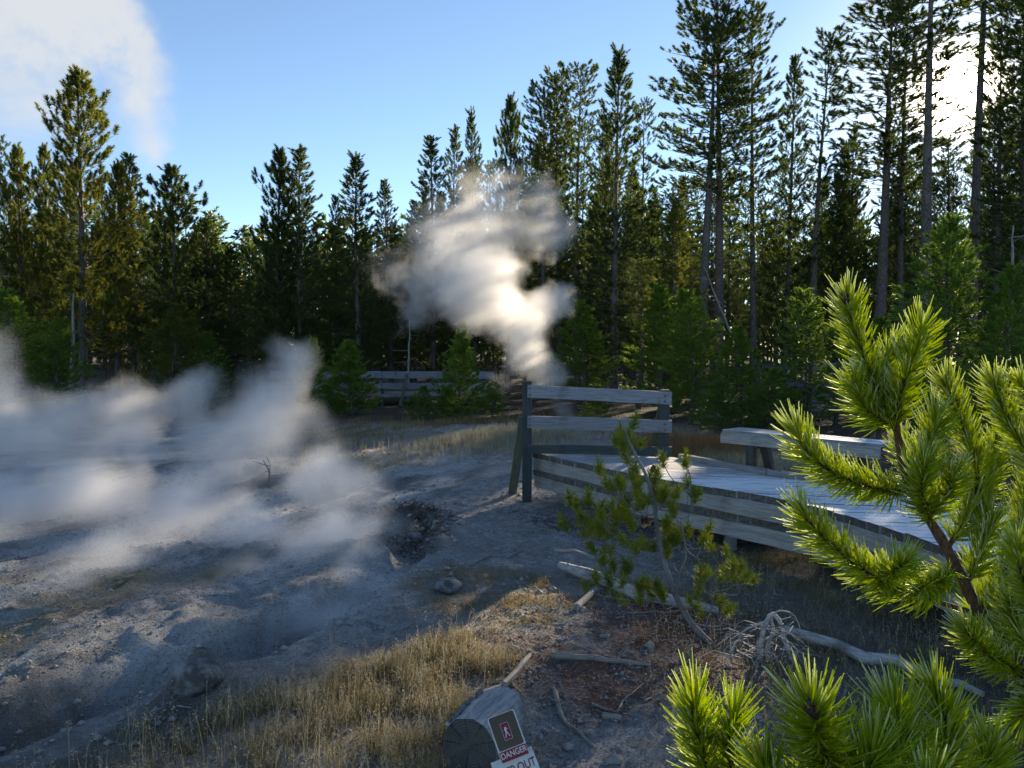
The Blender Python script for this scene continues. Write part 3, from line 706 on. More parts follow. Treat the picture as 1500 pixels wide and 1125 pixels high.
# dead leaning trunks and snags in the forest
def snag(name, x0, y0, Y0, x1, y1, Y1, r0, label, mat=None, g_=None):
    a = at(x0, y0, Y0); b = at(x1, y1, Y1); mb = MB(); n = 9
    a.z = min(a.z, hz(a.x, a.y) + .02) if y0 > 560 else a.z
    mb.tube([a.lerp(b, i / n) + Vector((random.uniform(-.03, .03), 0, 0)) for i in range(n + 1)], [r0 * (1 - .8 * i / n) for i in range(n + 1)], 6)
    for i in range(10):
        p = a.lerp(b, random.uniform(.35, 1)); an = random.uniform(0, 6.28); L = random.uniform(.2, .7)
        mb.tube([p, p + Vector((math.cos(an) * L, math.sin(an) * L, random.uniform(-.1, .2)))], [.012, .004], 3, False)
    return tag(mb.obj(name, mat or M_bark_pale, None, a), label, 'dead tree', g_)
snag('dead_pine', 598, 590, 31, 600, 465, 31, .07, 'pale slender dead trunk rising behind the far railing brace')
snag('dead_pine', 1075, 500, 29, 1030, 388, 29, .05, 'pale dead stem leaning across the foot of the double trunk pine')
snag('dead_pine', 1481, 520, 17, 1484, 330, 17, .07, 'pale grey bare trunk at the right edge above the frosted branches')
snag('dead_pine', 104, 610, 27, 108, 430, 27, .12, 'dim violet grey trunk low in the left stand')

# ------------------------------------------------------------------ boardwalk
NE = [(.30, 11.45), (1.3, 9.85), (1.97, 8.93), (2.85, 7.88), (3.25, 6.84), (3.5, 5.5), (3.6, 4.4), (3.6, 3.2)]
FE = [(2.30, 10.95), (2.95, 9.85), (3.44, 9.06), (4.5, 7.7), (5.2, 6.6), (5.6, 5.5), (5.8, 4.4), (5.85, 3.2)]
def arcs(P):
    P = [Vector((*p, 0)) for p in P]; d = [0]
    for i in range(1, len(P)): d.append(d[-1] + (P[i] - P[i - 1]).length)
    return P, d
def curve(P, n=5):
    out = []
    for i in range(len(P) - 1):
        a = P[max(i - 1, 0)]; b = P[i]; c = P[i + 1]; d = P[min(i + 2, len(P) - 1)]
        for k in range(n):
            t = k / n; out.append(.5 * ((2 * b) + (c - a) * t + (2 * a - 5 * b + 4 * c - d) * t * t + (-a + 3 * b - 3 * c + d) * t ** 3))
    out.append(P[-1]); return out
def smooth_line(P, n=6):
    P = [Vector((*p, 0)) for p in P]; out = []
    for i in range(len(P) - 1):
        a = P[max(i - 1, 0)]; b = P[i]; c = P[i + 1]; d = P[min(i + 2, len(P) - 1)]
        for k in range(n):
            t = k / n; out.append(.5 * ((2 * b) + (c - a) * t + (2 * a - 5 * b + 4 * c - d) * t * t + (-a + 3 * b - 3 * c + d) * t ** 3))
    out.append(P[-1]); return [(p.x, p.y) for p in out]
NE = smooth_line(NE); FE = smooth_line(FE)
NP, nd = arcs(NE); FP, fd = arcs(FE)
def along(P, d, s):
    s = min(max(s, 0), d[-1])
    for i in range(len(d) - 1):
        if s <= d[i + 1]: return P[i].lerp(P[i + 1], (s - d[i]) / (d[i + 1] - d[i]))
    return P[-1]
bw = thing('boardwalk', (2.5, 8, hz(2.5, 8)), 'curving weathered wooden boardwalk with frosted deck planks', 'boardwalk')
npl = int(nd[-1] / .150); random.seed(5)
def quad_plank(name, a0, a1, b0, b1, ztop, th, mats, parent):
    """plank with corners a (near edge) and b (far edge)"""
    org = Vector((*a0.xy, ztop)); x = (b0 - a0).normalized(); y = Vector((0, 0, 1)).cross(x)
    vs = []; seg = 8
    for i in range(seg + 1):
        p = a0.lerp(b0, i / seg); q = a1.lerp(b1, i / seg); jz = random.uniform(-.003, .003)
        for (w_, z_) in ((p, -th), (q, -th), (q, jz), (p, jz + random.uniform(-.002, .002))):
            v = Vector((w_.x, w_.y, ztop)) - org; vs.append((v.dot(x), v.dot(y), z_))
    fs = []; mi = []
    for i in range(seg):
        for k in range(4): fs.append((i * 4 + k, i * 4 + (k + 1) % 4, i * 4 + 4 + (k + 1) % 4, i * 4 + 4 + k)); mi.append(0)
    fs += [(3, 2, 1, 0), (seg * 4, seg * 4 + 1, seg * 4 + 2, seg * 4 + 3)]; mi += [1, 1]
    me = D.meshes.new(name); me.from_pydata(vs, [], fs)
    for m in mats: me.materials.append(m)
    me.polygons.foreach_set('material_index', mi); me.update()
    o = link(name, me, parent, org); o.rotation_euler = (0, 0, math.atan2(x.y, x.x)); return o
for i in range(npl):
    s0 = i / npl; s1 = (i + 1) / npl - .004 / nd[-1]
    off = random.uniform(-.015, .015)
    a0, a1 = along(NP, nd, s0 * nd[-1]), along(NP, nd, s1 * nd[-1]); b0, b1 = along(FP, fd, s0 * fd[-1]), along(FP, fd, s1 * fd[-1])
    dx = (b0 - a0).normalized() * off; zt = random.uniform(-.003, .003)
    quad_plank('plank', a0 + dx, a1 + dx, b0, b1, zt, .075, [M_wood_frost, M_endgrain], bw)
    inn = (b0 - a0).normalized(); dx2 = inn * (off * .6 + .012)
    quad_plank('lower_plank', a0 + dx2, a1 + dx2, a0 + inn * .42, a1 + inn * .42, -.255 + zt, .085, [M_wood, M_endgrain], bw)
# side beams under each plank row
def beam_run(P, d, ztop, h, inset, mat, name, n0=0):
    L = 1.55; s = n0
    while s < d[-1] - .2:
        e = min(s + L, d[-1]); k = 3
        for j in range(1):
            p0 = along(P, d, s + .004); p1 = along(P, d, e - .004); q = (p1 - p0).normalized(); nrm = Vector((-q.y, q.x, 0)) * inset
            z = ztop - h / 2
            board(name, p0 + nrm + Vector((0, 0, z)), p1 + nrm + Vector((0, 0, z)), h, .045, mat, bw, jit=.003)
        s = e
beam_run(NP, nd, -.078, .172, .045, M_beam, 'side_beam'); beam_run(NP, nd, -.344, .17, .06, M_beam, 'side_beam', -.0)
beam_run(FP, fd, -.078, .17, -.05, M_beam, 'side_beam')
for i in range(4):      # joists and blocks below
    pass
s = .5
while s < nd[-1]:
    a = along(NP, nd, s); b = along(FP, fd, s / nd[-1] * fd[-1]); q = (b - a).normalized()
    board('joist', a + q * .12 + Vector((0, 0, -.17)), b - q * .08 + Vector((0, 0, -.17)), .17, .05, M_wood, bw)
    for p in (a + q * .25, b - q * .2):
        zg = hz(p.x, p.y); mb = MB(); mb.tube([(p.x, p.y, zg - .2), (p.x, p.y, -.26)], .075, 4, smooth=False); mb.obj('support_post', M_wood, bw, p)
    s += 1.45
# kerb board along the far edge of the deck
for (u0, u1) in ((.02, .2), (.2, .4), (.4, .62), (.62, .86)):
    p0, p1 = along(FP, fd, u0 * fd[-1]), along(FP, fd, u1 * fd[-1] - .01)
    board('kerb_board', p0 + Vector((-.03, 0, .036)), p1 + Vector((-.03, 0, .036)), .07, .07, M_wood, bw)

# ------------------------------------------------------------------ end railing of the boardwalk
pl = at(772, 660, 11.3); pr = at(973, 640, 10.95)
rl = thing('railing', (pl.x, pl.y, hz(pl.x, pl.y)), 'wooden end railing with dark green posts and two grey boards', 'railing')
def post(name, x, y, z0, z1, s, mat, parent, sy=None): return board(name, (x, y, z0), (x, y, z1), s, sy or s, mat, parent, up=(1, 0, 0), seg=8, jit=.003)
post('post', pl.x, pl.y, hz(pl.x, pl.y) - .1, at(772, 558, 11.3).z, .14, M_paint, rl)
post('post', pr.x, pr.y, -.5, at(973, 571, 10.95).z, .12, M_paint, rl)
def rail_board(y0l, y1l, y0r, y1r, mat, name, fwd=.095, xl=773, xr=984):
    a0, a1 = at(xl, y0l, pl.y - fwd), at(xl, y1l, pl.y - fwd); b0, b1 = at(xr, y0r, pr.y - fwd), at(xr, y1r, pr.y - fwd)
    return board(name, (a0 + a1) / 2, (b0 + b1) / 2, (a0.z - a1.z), .045, mat, rl, jit=.004)
rail_board(564, 582, 576, 591, M_rail, 'rail_board'); rail_board(609, 627, 617, 633, M_rail, 'rail_board'); rail_board(651, 664, 655, 668, M_paint, 'rail_board')
a = at(750, 690, 11.9); b = at(767, 610, 11.42)
board('brace', (a.x, a.y, hz(a.x, a.y) - .02), b, .13, .06, M_mossy, rl, up=(1, 0, 0))
a = at(957, 664, 11.5); b = at(970, 590, 11.06); board('brace', a, b, .10, .05, M_mossy, rl, up=(1, 0, 0))

for (x, y, yy) in ((776, 569, pl.y), (776, 578, pl.y), (776, 614, pl.y), (776, 623, pl.y), (974, 580, pr.y), (974, 588, pr.y), (974, 622, pr.y), (974, 630, pr.y)):
    q = at(x, y, yy - .118); mb = MB(); mb.tube([q, q + Vector((0, -.014, 0))], .017, 8); mb.obj('bolt', M_bark, rl, q)
# ------------------------------------------------------------------ bench beyond the deck
b0 = at(1058, 634, 10.3); b1 = at(1290, 657, 8.75)
zt = .47
bn = thing('bench', ((b0.x + b1.x) / 2, (b0.y + b1.y) / 2, 0), 'long low wooden bench with frosty white top beyond the deck', 'bench')
dirb = Vector((b1.x - b0.x, b1.y - b0.y, 0)).normalized(); nb_ = Vector((-dirb.y, dirb.x, 0))
A = Vector((b0.x, b0.y, zt)); B = Vector((b1.x, b1.y, zt)); 
for k in range(3):
    board('seat_board', A + nb_ * (.07 + .142 * k) + Vector((0, 0, -.02)), B + nb_ * (.07 + .142 * k) + Vector((0, 0, -.02)), .135, .04, M_wood_frost, bn, up=nb_, jit=.002)
for k, (h_, zz) in enumerate(((.125, -.105),)):
    board('side_board', A + Vector((0, 0, zz)) - nb_ * .02, B + Vector((0, 0, zz)) - nb_ * .02, h_, .045, M_beam, bn)
    board('side_board', A + Vector((0, 0, zz)) + nb_ * .38, B + Vector((0, 0, zz)) + nb_ * .38, h_, .045, M_beam, bn)
for f_ in (.2, .82):
    p = A.lerp(B, f_)
    for k in (0.03, .36):
        q = p + nb_ * k; lean = dirb * (.10 if k > .1 else 0)
        board('leg', Vector((q.x, q.y, -.10)) + lean, Vector((q.x, q.y, zt - .19)), .10, .09, M_dark_leg, bn, up=dirb)
    board('crosspiece', p + Vector((0, 0, -.19)), p + nb_ * .36 + Vector((0, 0, -.19)), .04, .2, M_dark_leg, bn)

# ------------------------------------------------------------------ far railings
def far_rail(name, pts, Y, rails, label, posts, mat, deck=True, braces=()):
    x0, x1 = pts; a = at(x0, 560, Y); b = at(x1, 560, Y + .6)
    e = thing(name, (a.x, a.y, hz(a.x, a.y)), label, 'railing', 'railings of the far boardwalk')
    xs_ = [a.x + (b.x - a.x) * i / posts for i in range(posts + 1)]
    for i in range(posts):
        for z0, h_ in rails:
            sag = random.uniform(-.02, .02)
            board('rail_board', (xs_[i] + .01, Y - .06, z0 + sag), (xs_[i + 1] - .01, Y - .06, z0 + random.uniform(-.02, .02)), h_, .05, mat, e, jit=.01)
    for x in xs_: post('post', x, Y + .02, hz(x, Y) - .1, rails[0][0] + .14, .11, M_paint, e)
    for x in braces: board('brace', (x - .22, Y - .22, hz(x, Y) + .1), (x + .03, Y - .1, rails[0][0] + .05), .11, .05, M_mossy, e, up=(1, 0, 0))
    if deck:
        n = int((b.x - a.x) / .16)
        me = None
        for i in range(n):
            o = board('deck_plank', (0, 0, 0), (0, 1.5, 0), .05, .15, M_wood, e, seg=1) if me is None else None
            if me is None: me = o; me0 = o.data; rot = o.rotation_euler.copy(); D.objects.remove(o); me = me0
            c_ = link('deck_plank', me0, e, (a.x + (i + .5) * .16, Y + .15, -.10)); c_.rotation_euler = rot
        board('fascia', (a.x, Y + .10, -.24), (b.x, Y + .10, -.24), .2, .05, M_beam, e)
    return e
far_rail('far_railing', (395, 725), 29, ((.47, .26), (.06, .22), (-.28, .10)), 'grey three board railing of the far boardwalk left of the steam', 4, M_rail_far, braces=(at(596, 560, 29).x,))
far_rail('far_railing', (1100, 1275), 22.5, ((.95, .2), (.5, .2), (.12, .14)), 'partly hidden frosted railing among the young pines on the right', 3, M_rail, braces=(at(1236, 560, 22).x,))

# ------------------------------------------------------------------ logs, sticks, snag root
def log_obj(name, pts, radii, label, mat=None, cutmat=None, cat='log', group=None, rough=.06, knots=0, n=14):
    mb = MB(); P = [Vector(p) for p in pts]; dense = []; rr = []
    for i in range(len(P) - 1):
        m = max(2, int((P[i + 1] - P[i]).length / .06))
        for k in range(m): dense.append(P[i].lerp(P[i + 1], k / m) + Vector((random.uniform(-1, 1), random.uniform(-1, 1), random.uniform(-1, 1))) * radii[i] * .03); rr.append((radii[i] + (radii[i + 1] - radii[i]) * k / m) * random.uniform(1 - rough * .4, 1 + rough * .4))
    dense.append(P[-1]); rr.append(radii[-1])
    mb.tube(dense, rr, n, cap=False, rough=rough * .5)
    mb.add(mb.v[:n], [tuple(range(n - 1, -1, -1))], 1); mb.add(mb.v[len(dense) * n - n:len(dense) * n], [tuple(range(n))], 1)
    for k in range(knots):
        i = random.randrange(1, len(dense) - 1); a_ = random.uniform(.3, 2.8); d_ = Vector((math.cos(a_), -.3, math.sin(a_))); p = dense[i]
        mb.tube([p, p + d_ * rr[i] * 1.25], [min(rr[i] * .3, .02), min(rr[i] * .2, .012)], 6)
    o = mb.obj(name, [mat or M_log, cutmat or mat or M_log], None, P[0], P[-1] - P[0]); return tag(o, label, cat, group)
def gpt(x, y, up=0): p = ground(x, y); p.z += up; return p
# log with the warning signs
c0 = at(688, 1150, 4.05); c0.z = hz(c0.x, c0.y) + .19
c1 = at(733, 1095, 4.45); c1.z = hz(c1.x, c1.y) + .17
lg = log_obj('fallen_log', [c0, c0.lerp(c1, .5), c1, c1 + Vector((.04, .09, -.02)), c1 + Vector((.06, .13, -.04))], [.160, .165, .155, .12, .06], 'thick grey sawn log with a dark cut face at the bottom of the picture', M_log, M_logcut, knots=3, n=28)
mb = MB(); ba = c0 + Vector((-.10, .02, .125)); bb = c1 + Vector((-.10, .0, .12)); qn = 14
for j in range(3):
    off = Vector((-.035 * j, 0, -.035 * j)); mb.tube([ba.lerp(bb, i / qn) + off + Vector((random.uniform(-.012, .012), 0, random.uniform(-.012, .012))) for i in range(2 + j, qn - j)], [random.uniform(.012, .03) for i in range(2 + j, qn - j)], 7, rough=.3)
bk = mb.obj('bark_strip', M_bark_old, lg, ba)
bk.parent = lg; bk.matrix_parent_inverse = (Matrix.Translation(lg.location) @ lg.rotation_euler.to_matrix().to_4x4()).inverted(); bk.location = ba
def stick(pts, r0, label, forks=(), up=.015, mat=None, name='stick', r1=None, group=None, cat='stick'):
    P = [gpt(x, y, up) for x, y in pts]; mb = MB(); D2 = []; n = len(P)
    for i in range(n - 1):
        for k in range(4): D2.append(P[i].lerp(P[i + 1], k / 4) + Vector((0, 0, random.uniform(-.004, .004))))
    D2.append(P[-1]); r1 = r1 or r0 * .5
    for q in D2: q.z = max(q.z, hz(q.x, q.y) + r0 * .7)
    mb.tube(D2, [r0 + (r1 - r0) * i / (len(D2) - 1) for i in range(len(D2))], 8, rough=.12)
    for fk in forks:
        Q = [gpt(x, y, up + r0) for x, y in fk]; mb.tube(Q, [r0 * .6] * (len(Q) - 1) + [r0 * .25], 6, rough=.1)
    return tag(mb.obj(name, mat or M_twig, None, P[0], P[-1] - P[0]), label, cat, group)
stick([(700, 1036), (735, 1018), (757, 993), (776, 970)], .035, 'grey broken branch poking out behind the sawn log', forks=[[(738, 1020), (760, 1000)]], up=.05, name='broken_branch')
stick([(808, 963), (850, 967), (900, 972), (952, 977)], .028, 'straight thin branch lying in the red needle litter below the sapling', name='broken_branch')
stick([(813, 1016), (820, 1045), (828, 1062), (850, 1077), (872, 1100)], .018, 'bent white stick lying right of the warning sign', forks=[[(818, 1036), (806, 1030)]])
stick([(868, 1033), (885, 1042), (905, 1046), (912, 1030), (922, 1022), (942, 1004)], .010, 'curled thin forked twig near the pale wood chip')
stick([(884, 1052), (910, 1056)], .022, 'short pale wood chip on the gravel', name='wood_chip', r1=.018, cat='wood chip')
stick([(690, 830), (712, 818), (722, 812)], .012, 'small pale stick on the grey gravel path')
stick([(742, 818), (768, 806)], .010, 'tiny pale stick on the gravel path right of the small one', )
stick([(845, 895), (868, 872), (874, 866)], .035, 'short dark stump of a branch propped against the pale log end', up=.03, name='broken_branch', mat=M_bark_pale)
p = [gpt(820, 838, .07), gpt(862, 854, .08), gpt(895, 862, .06), gpt(930, 880, .07), gpt(1000, 891, .05), gpt(1052, 902, .05)]
log_obj('fallen_log', p, [.035, .064, .052, .056, .045, .03], 'pale split log lying under the sapling with a broken left end', M_log, M_log, knots=3)
stick([(812, 826), (840, 826), (872, 836)], .02, 'thin pale splinter resting along the split log', up=.14, name='broken_branch')
p = [gpt(1150, 930, .05), gpt(1190, 948, .07), gpt(1225, 955, .06), gpt(1268, 974, .05), gpt(1310, 980, .07), gpt(1370, 1008, .05), gpt(1405, 1012, .05), gpt(1440, 1026, .04)]
log_obj('fallen_log', p, [.028, .044, .038, .044, .036, .034, .026, .018], 'long thin grey fallen trunk crossing the lower right ground', M_log, M_log, knots=5)
# upturned root snag
mb = MB(); q = gpt(1128, 968, .0)
for A_, r0_ in (([(-.07, .02, -.05), (-.065, .02, .13), (-.04, .01, .26), (-.005, 0, .33), (.03, 0, .34), (.075, -.01, .26), (.10, -.02, .14), (.15, -.03, .02)], .020), ([(.0, .03, -.05), (-.01, .03, .10), (.02, .02, .21), (.0, .0, .33)], .016), ([(-.02, .0, .31), (-.10, .0, .27), (-.2, .02, .2), (-.3, .0, .04)], .010), ([(.0, .0, .33), (.06, .0, .37), (.16, .02, .34), (.24, .03, .2)], .008)):
    Cv = curve([Vector(a_) for a_ in A_], 4); mb.tube([q + v + Vector((random.uniform(-.006, .006), 0, random.uniform(-.006, .006))) for v in Cv], [r0_ * (1 - .45 * i / len(Cv)) for i in range(len(Cv))], 7, rough=.2)
for i in range(60):
    a_ = random.uniform(0, 6.28); L = random.uniform(.08, .32); s_ = q + Vector((random.uniform(-.25, .2), random.uniform(-.06, .08), random.uniform(.0, .28)))
    e_ = s_ + Vector((math.cos(a_) * L, math.sin(a_) * L, -random.uniform(.02, .2))); e_.z = max(e_.z, hz(e_.x, e_.y)); m_ = s_.lerp(e_, .5) + Vector((random.uniform(-.03, .03), 0, random.uniform(.0, .06)))
    mb.tube([s_, m_, e_], [.0045, .0035, .002], 4, False)
tag(mb.obj('root_snag', M_log, None, q), 'grey upturned root snag with wiry side roots beside the sapling foot', 'root snag')
mb = MB()
for (x, y, r_) in ((395, 712, .012),):
    q = gpt(x, y)
    mb.tube([q, q + Vector((.0, 0, .22)), q + Vector((-.1, 0, .4))], [.02, .015, .006], 5)
    for k in range(6): mb.tube([q + Vector((0, 0, .1 + .05 * k)), q + Vector((random.uniform(-.35, .35), random.uniform(-.2, .2), .1 + .07 * k))], [.01, .004], 4)
tag(mb.obj('dead_shrub', M_twig, None, gpt(395, 712)), 'little bare dead shrub on the sunny rim inside the steam', 'dead shrub')

# rocks
def rock(x, y, r_, label, sq=.6):
    q = gpt(x, y); bm_v = []; n = 20; m = 14; vs = []; fs = []
    for i in range(m + 1):
        th = math.pi * i / m
        for k in range(n):
            ph = 2 * math.pi * k / n; d = Vector((math.sin(th) * math.cos(ph), math.sin(th) * math.sin(ph), math.cos(th)))
            rr = r_ * (1 + .35 * float(fbm(np.array([d.x * 2 + d.z * 1.7 + x]), np.array([d.y * 2 + d.z]), 4, 3)[0]))
            vs.append((d.x * rr, d.y * rr, d.z * rr * sq))
    for i in range(m):
        for k in range(n): fs.append((i * n + k, (i + 1) * n + k, (i + 1) * n + (k + 1) % n, i * n + (k + 1) % n))
    mb = MB(); mb.add(vs, fs, 0, True); o = mb.obj('rock', M_rock, None); o.location = q + Vector((0, 0, r_ * sq * .35))
    return tag(o, label, 'rock')
rock(290, 1012, .15, 'dark crusted mound at the lip of the steaming gully', .75)
rock(655, 862, .13, 'small dark rounded rock on the gravel beside the dry grass', .5)
rock(608, 790, .12, 'dark lump of baked soil above the gully', .5)

# ------------------------------------------------------------------ warning signs leaning on the log
def sign_plate(name, cx, cy, Y, w_, h_, rotz, label, build):
    c = at(cx, cy, Y); e = thing(name, c, label, 'sign', 'warning signs on the log')
    build(e, c, w_, h_)
    # tilt back, face the path
    e.rotation_euler = (Matrix.Rotation(R(8), 4, 'Z') @ Matrix.Rotation(R(-38), 4, 'X') @ Matrix.Rotation(rotz, 4, 'Y')).to_euler()
    return e
def rrect(w_, h_, r_, y, z0=0, n=5):
    vs = []
    for cx, cz, a0 in ((w_ / 2 - r_, h_ / 2 - r_, 0), (-w_ / 2 + r_, h_ / 2 - r_, 90), (-w_ / 2 + r_, -h_ / 2 + r_, 180), (w_ / 2 - r_, -h_ / 2 + r_, 270)):
        for k in range(n + 1): a_ = R(a0 + 90 * k / n); vs.append((cx + r_ * math.cos(a_), y, z0 + cz + r_ * math.sin(a_)))
    return vs
def plate(name, e, c, w_, h_, r_, y0, y1, mat, z0=0, x0=0):
    f = rrect(w_, h_, r_, y0, z0); b = rrect(w_, h_, r_, y1, z0); n = len(f); mb = MB()
    f = [(v[0] + x0, v[1], v[2]) for v in f]; b = [(v[0] + x0, v[1], v[2]) for v in b]
    mb.add(f + b, [tuple(range(n)), tuple(range(2 * n - 1, n - 1, -1))] + [(k, k + n, (k + 1) % n + n, (k + 1) % n) for k in range(n)])
    o = link(name, mb.mesh(name, [mat]), None); o.parent = e; o.location = (0, 0, 0); return o
def lettering(txt, e, size, x, z, y, mat, sx=1):
    cu = D.curves.new('lettering', 'FONT'); cu.body = txt; cu.size = size; cu.align_x = 'CENTER'; cu.align_y = 'CENTER'; cu.extrude = .0004; cu.offset = size * .012
    cu.materials.append(mat); o0 = D.objects.new('tmp', cu); me = D.meshes.new_from_object(o0); D.objects.remove(o0)
    o = D.objects.new('lettering', me); col.objects.link(o); o.parent = e
    o.location = (x, y, z); o.rotation_euler = (R(90), 0, 0); o.scale = (sx, 1, 1); return o
def build_a(e, c, w_, h_):
    plate('backing', e, c, w_, h_, .012, -.002, .004, M_sign_edge)
    plate('brown_panel', e, c, w_ - .014, h_ * .74, .010, -.0035, -.0021, M_sign_brown, z0=h_ * .115)
    plate('red_band', e, c, w_ - .006, h_ * .22, .002, -.0045, -.0030, M_sign_red, z0=-h_ * .385)
    lettering('DANGER', e, .042, 0, -h_ * .375, -.0052, M_sign_edge, .85)
    # walking figure in an outlined box with a slash
    for k, (x, z, ww, hh) in enumerate(((-.022, .02, .0015, .085), (.022, .02, .0015, .085), (0, .0625, .0455, .0015), (0, -.0225, .0455, .0015))):
        plate('pictogram_frame', e, c, ww, hh, .0005, -.0045, -.0037, M_sign_edge, z0=z + .005, x0=x)
    plate('pictogram_ground', e, c, .041, .081, .001, -.0041, -.0037, M_sign_red, z0=.025)
    mb = MB(); mb.tube([(0, -.005, .052), (0, -.005, .0521)], .006, 10)
    for p0, p1, r_ in (((.0, .046), (-.002, .024), .0055), ((-.002, .026), (-.009, .004), .003), ((-.009, .004), (-.012, -.006), .0025), ((-.002, .026), (.006, .008), .003), ((.006, .008), (.011, -.005), .0025), ((0, .043), (-.011, .03), .0022), ((0, .043), (.011, .034), .0022)):
        mb.tube([(p0[0], -.0052, p0[1]), (p1[0], -.0052, p1[1])], r_, 6)
    for i, v in enumerate(mb.v): mb.v[i] = (v[0], -.0045 + (v[1] + .0052) * .1, v[2])
    o = link('walking_figure', mb.mesh('walking_figure', [M_sign_edge]), None); o.parent = e
def build_b(e, c, w_, h_):
    plate('backing', e, c, w_, h_, .004, -.002, .003, M_sign_white)
    lettering('KEEP OUT', e, .062, .0, .005, -.0028, M_sign_red, .78)
    for x in (-.03, .02): plate('bolt', e, c, .006, .006, .0028, -.0045, -.002, M_rock, z0=h_ * .41, x0=x)
sign_plate('danger_sign', 744, 1078, 4.02, .155, .235, R(-16), 'small brown sign with a walking figure and red DANGER band', build_a)
sign_plate('keep_out_sign', 757, 1128, 3.96, .235, .16, R(-17), 'white sheet sign with red KEEP OUT lettering below the brown sign', build_b)

# ------------------------------------------------------------------ near pines with single needles
def needles_mesh(name, paths, per_m, nl, wd, mat, seg=3, seed=3, tipbias=1.0, frost_dir=(-.6, -.1, .8), op0=1.0, op1=.45, fbase=.35):
    """paths: list of polylines (points); round needles set along them, bending forward"""
    r = np.random.default_rng(seed); VS = []; FS = []; AL = []; FR = []; off = 0
    for pts in paths:
        pts = np.array([tuple(p) for p in pts]); sl = np.linalg.norm(np.diff(pts, axis=0), axis=1); cum = np.concatenate([[0], np.cumsum(sl)]); L = cum[-1]
        n = int(per_m * L) + 14
        s = np.sort(r.uniform(0, 1, n) ** (1 / tipbias)); s[-14:] = r.uniform(.97, 1, 14); q = s * L
        k = np.clip(np.searchsorted(cum, q, side='right') - 1, 0, len(sl) - 1); f = ((q - cum[k]) / sl[k])[:, None]
        base = pts[k] * (1 - f) + pts[k + 1] * f; dr = (pts[k + 1] - pts[k]) / sl[k][:, None]
        Q = rot_to(dr); az = r.uniform(0, 2 * np.pi, n); op = np.interp(s, [0, .85, 1], [op0, op0 * .85, op1]) * r.uniform(.75, 1.2, n)
        rad = Q[:, :, 0] * np.cos(az)[:, None] + Q[:, :, 1] * np.sin(az)[:, None]
        d0 = dr * np.cos(op)[:, None] + rad * np.sin(op)[:, None]
        ln = nl * r.uniform(.6, 1.12, n); bend = r.uniform(.15, .55, n)[:, None]
        d1 = d0 + bend * dr + r.normal(0, .05, (n, 3)) + np.array([0, 0, .08]); d1 /= np.linalg.norm(d1, axis=1, keepdims=True)
        sd = np.cross(d0, r.normal(size=(n, 3))); sd /= np.linalg.norm(sd, axis=1, keepdims=True); s2 = np.cross(d0, sd)
        P = []
        for j in range(seg + 1):
            u = j / seg; c = base + (d0 * (u - u * u * .5)[..., None] if False else d0 * (u - .5 * u * u) + d1 * (.5 * u * u)) * ln[:, None]
            w_ = wd * (1 - .35 * u - .3 * (u > .99))
            for m in range(3):
                a_ = 2 * math.pi * m / 3; P.append(c + (sd * math.cos(a_) + s2 * math.sin(a_)) * w_ * .5)
        P = np.stack(P, 1)  # n, (seg+1)*3, 3
        nv = (seg + 1) * 3; fr = []
        for j in range(seg):
            for m in range(3): a0 = j * 3 + m; a1 = j * 3 + (m + 1) % 3; fr.append((a0, a1, a1 + 3, a0 + 3))
        F_ = (np.array(fr)[None] + (np.arange(n) * nv)[:, None, None]).reshape(-1, 4) + off
        VS.append(P.reshape(-1, 3)); FS.append(F_); off += n * nv
        AL.append(np.tile(np.repeat(np.arange(seg + 1) / seg, 3), n))
        fz = fbase + .35 * (d0 @ (np.array(frost_dir))) + r.normal(0, .16, n) + .12 * (s > .9)
        FR.append(np.repeat(fz, nv))
    return np_mesh(name, np.concatenate(VS), np.concatenate(FS), 4, True, [mat], {'along': np.concatenate(AL), 'frosty': np.concatenate(FR)})

def bud(e_sh, p, d, r_=.010, mat=None):
    mb = MB(); d = d.normalized()
    mb.tube([p, p + d * r_ * .8, p + d * r_ * 1.8, p + d * r_ * 2.6], [r_ * .5, r_, r_ * .8, r_ * .2], 10, rough=.12); mb.obj('bud', M_cone, e_sh, p)
M_cone = bark_mat('purple_cone', (.05, .02, .028), (.14, .055, .06), (40, 40, 40))
def near_pine(name, label, stem_px, shoots, roots, nl, per_m, seed):
    """stem_px: (x, y, distance, radius) list from the ground up"""
    random.seed(seed)
    base = Vector(roots[0]); e = thing(name, base, label, 'pine branch' if 'branch' in label else 'pine sapling')
    S = [Vector(r_) for r_ in roots] + [at(x, y, Y) for x, y, Y, _ in stem_px]; rad = [.03] * len(roots) + [q[3] for q in stem_px]
    C = curve(S, 6); rr = list(np.interp(np.linspace(0, 1, len(C)), np.linspace(0, 1, len(S)), rad))
    mb = MB(); mb.tube(C, rr, 10, rough=.10); mb.obj('stem', M_bark_shoot, e, base)
    for i, (pts, rad0, start, cone_) in enumerate(shoots):
        W = curve([at(x, y, Y) for x, y, Y in pts], 6); mb = MB(); mb.tube(W, [rad0 * (1 - .55 * k / (len(W) - 1)) for k in range(len(W))], 8, rough=.12)
        sh = mb.obj('shoot', M_bark_shoot, e, W[0]); k0 = int(start * (len(W) - 1))
        me = needles_mesh('needles', [W[k0:]], per_m, nl * random.uniform(.82, 1.12), .0024, M_needle_near, seed=seed * 31 + i, fbase=.43 if seed == 5 else .33)
        ob = link('needles', me, sh, (0, 0, 0)); ob['kind'] = 'stuff'
        if cone_: bud(sh, W[-1] - (W[-1] - W[-2]).normalized() * .01, W[-1] - W[-2], cone_)
    return e
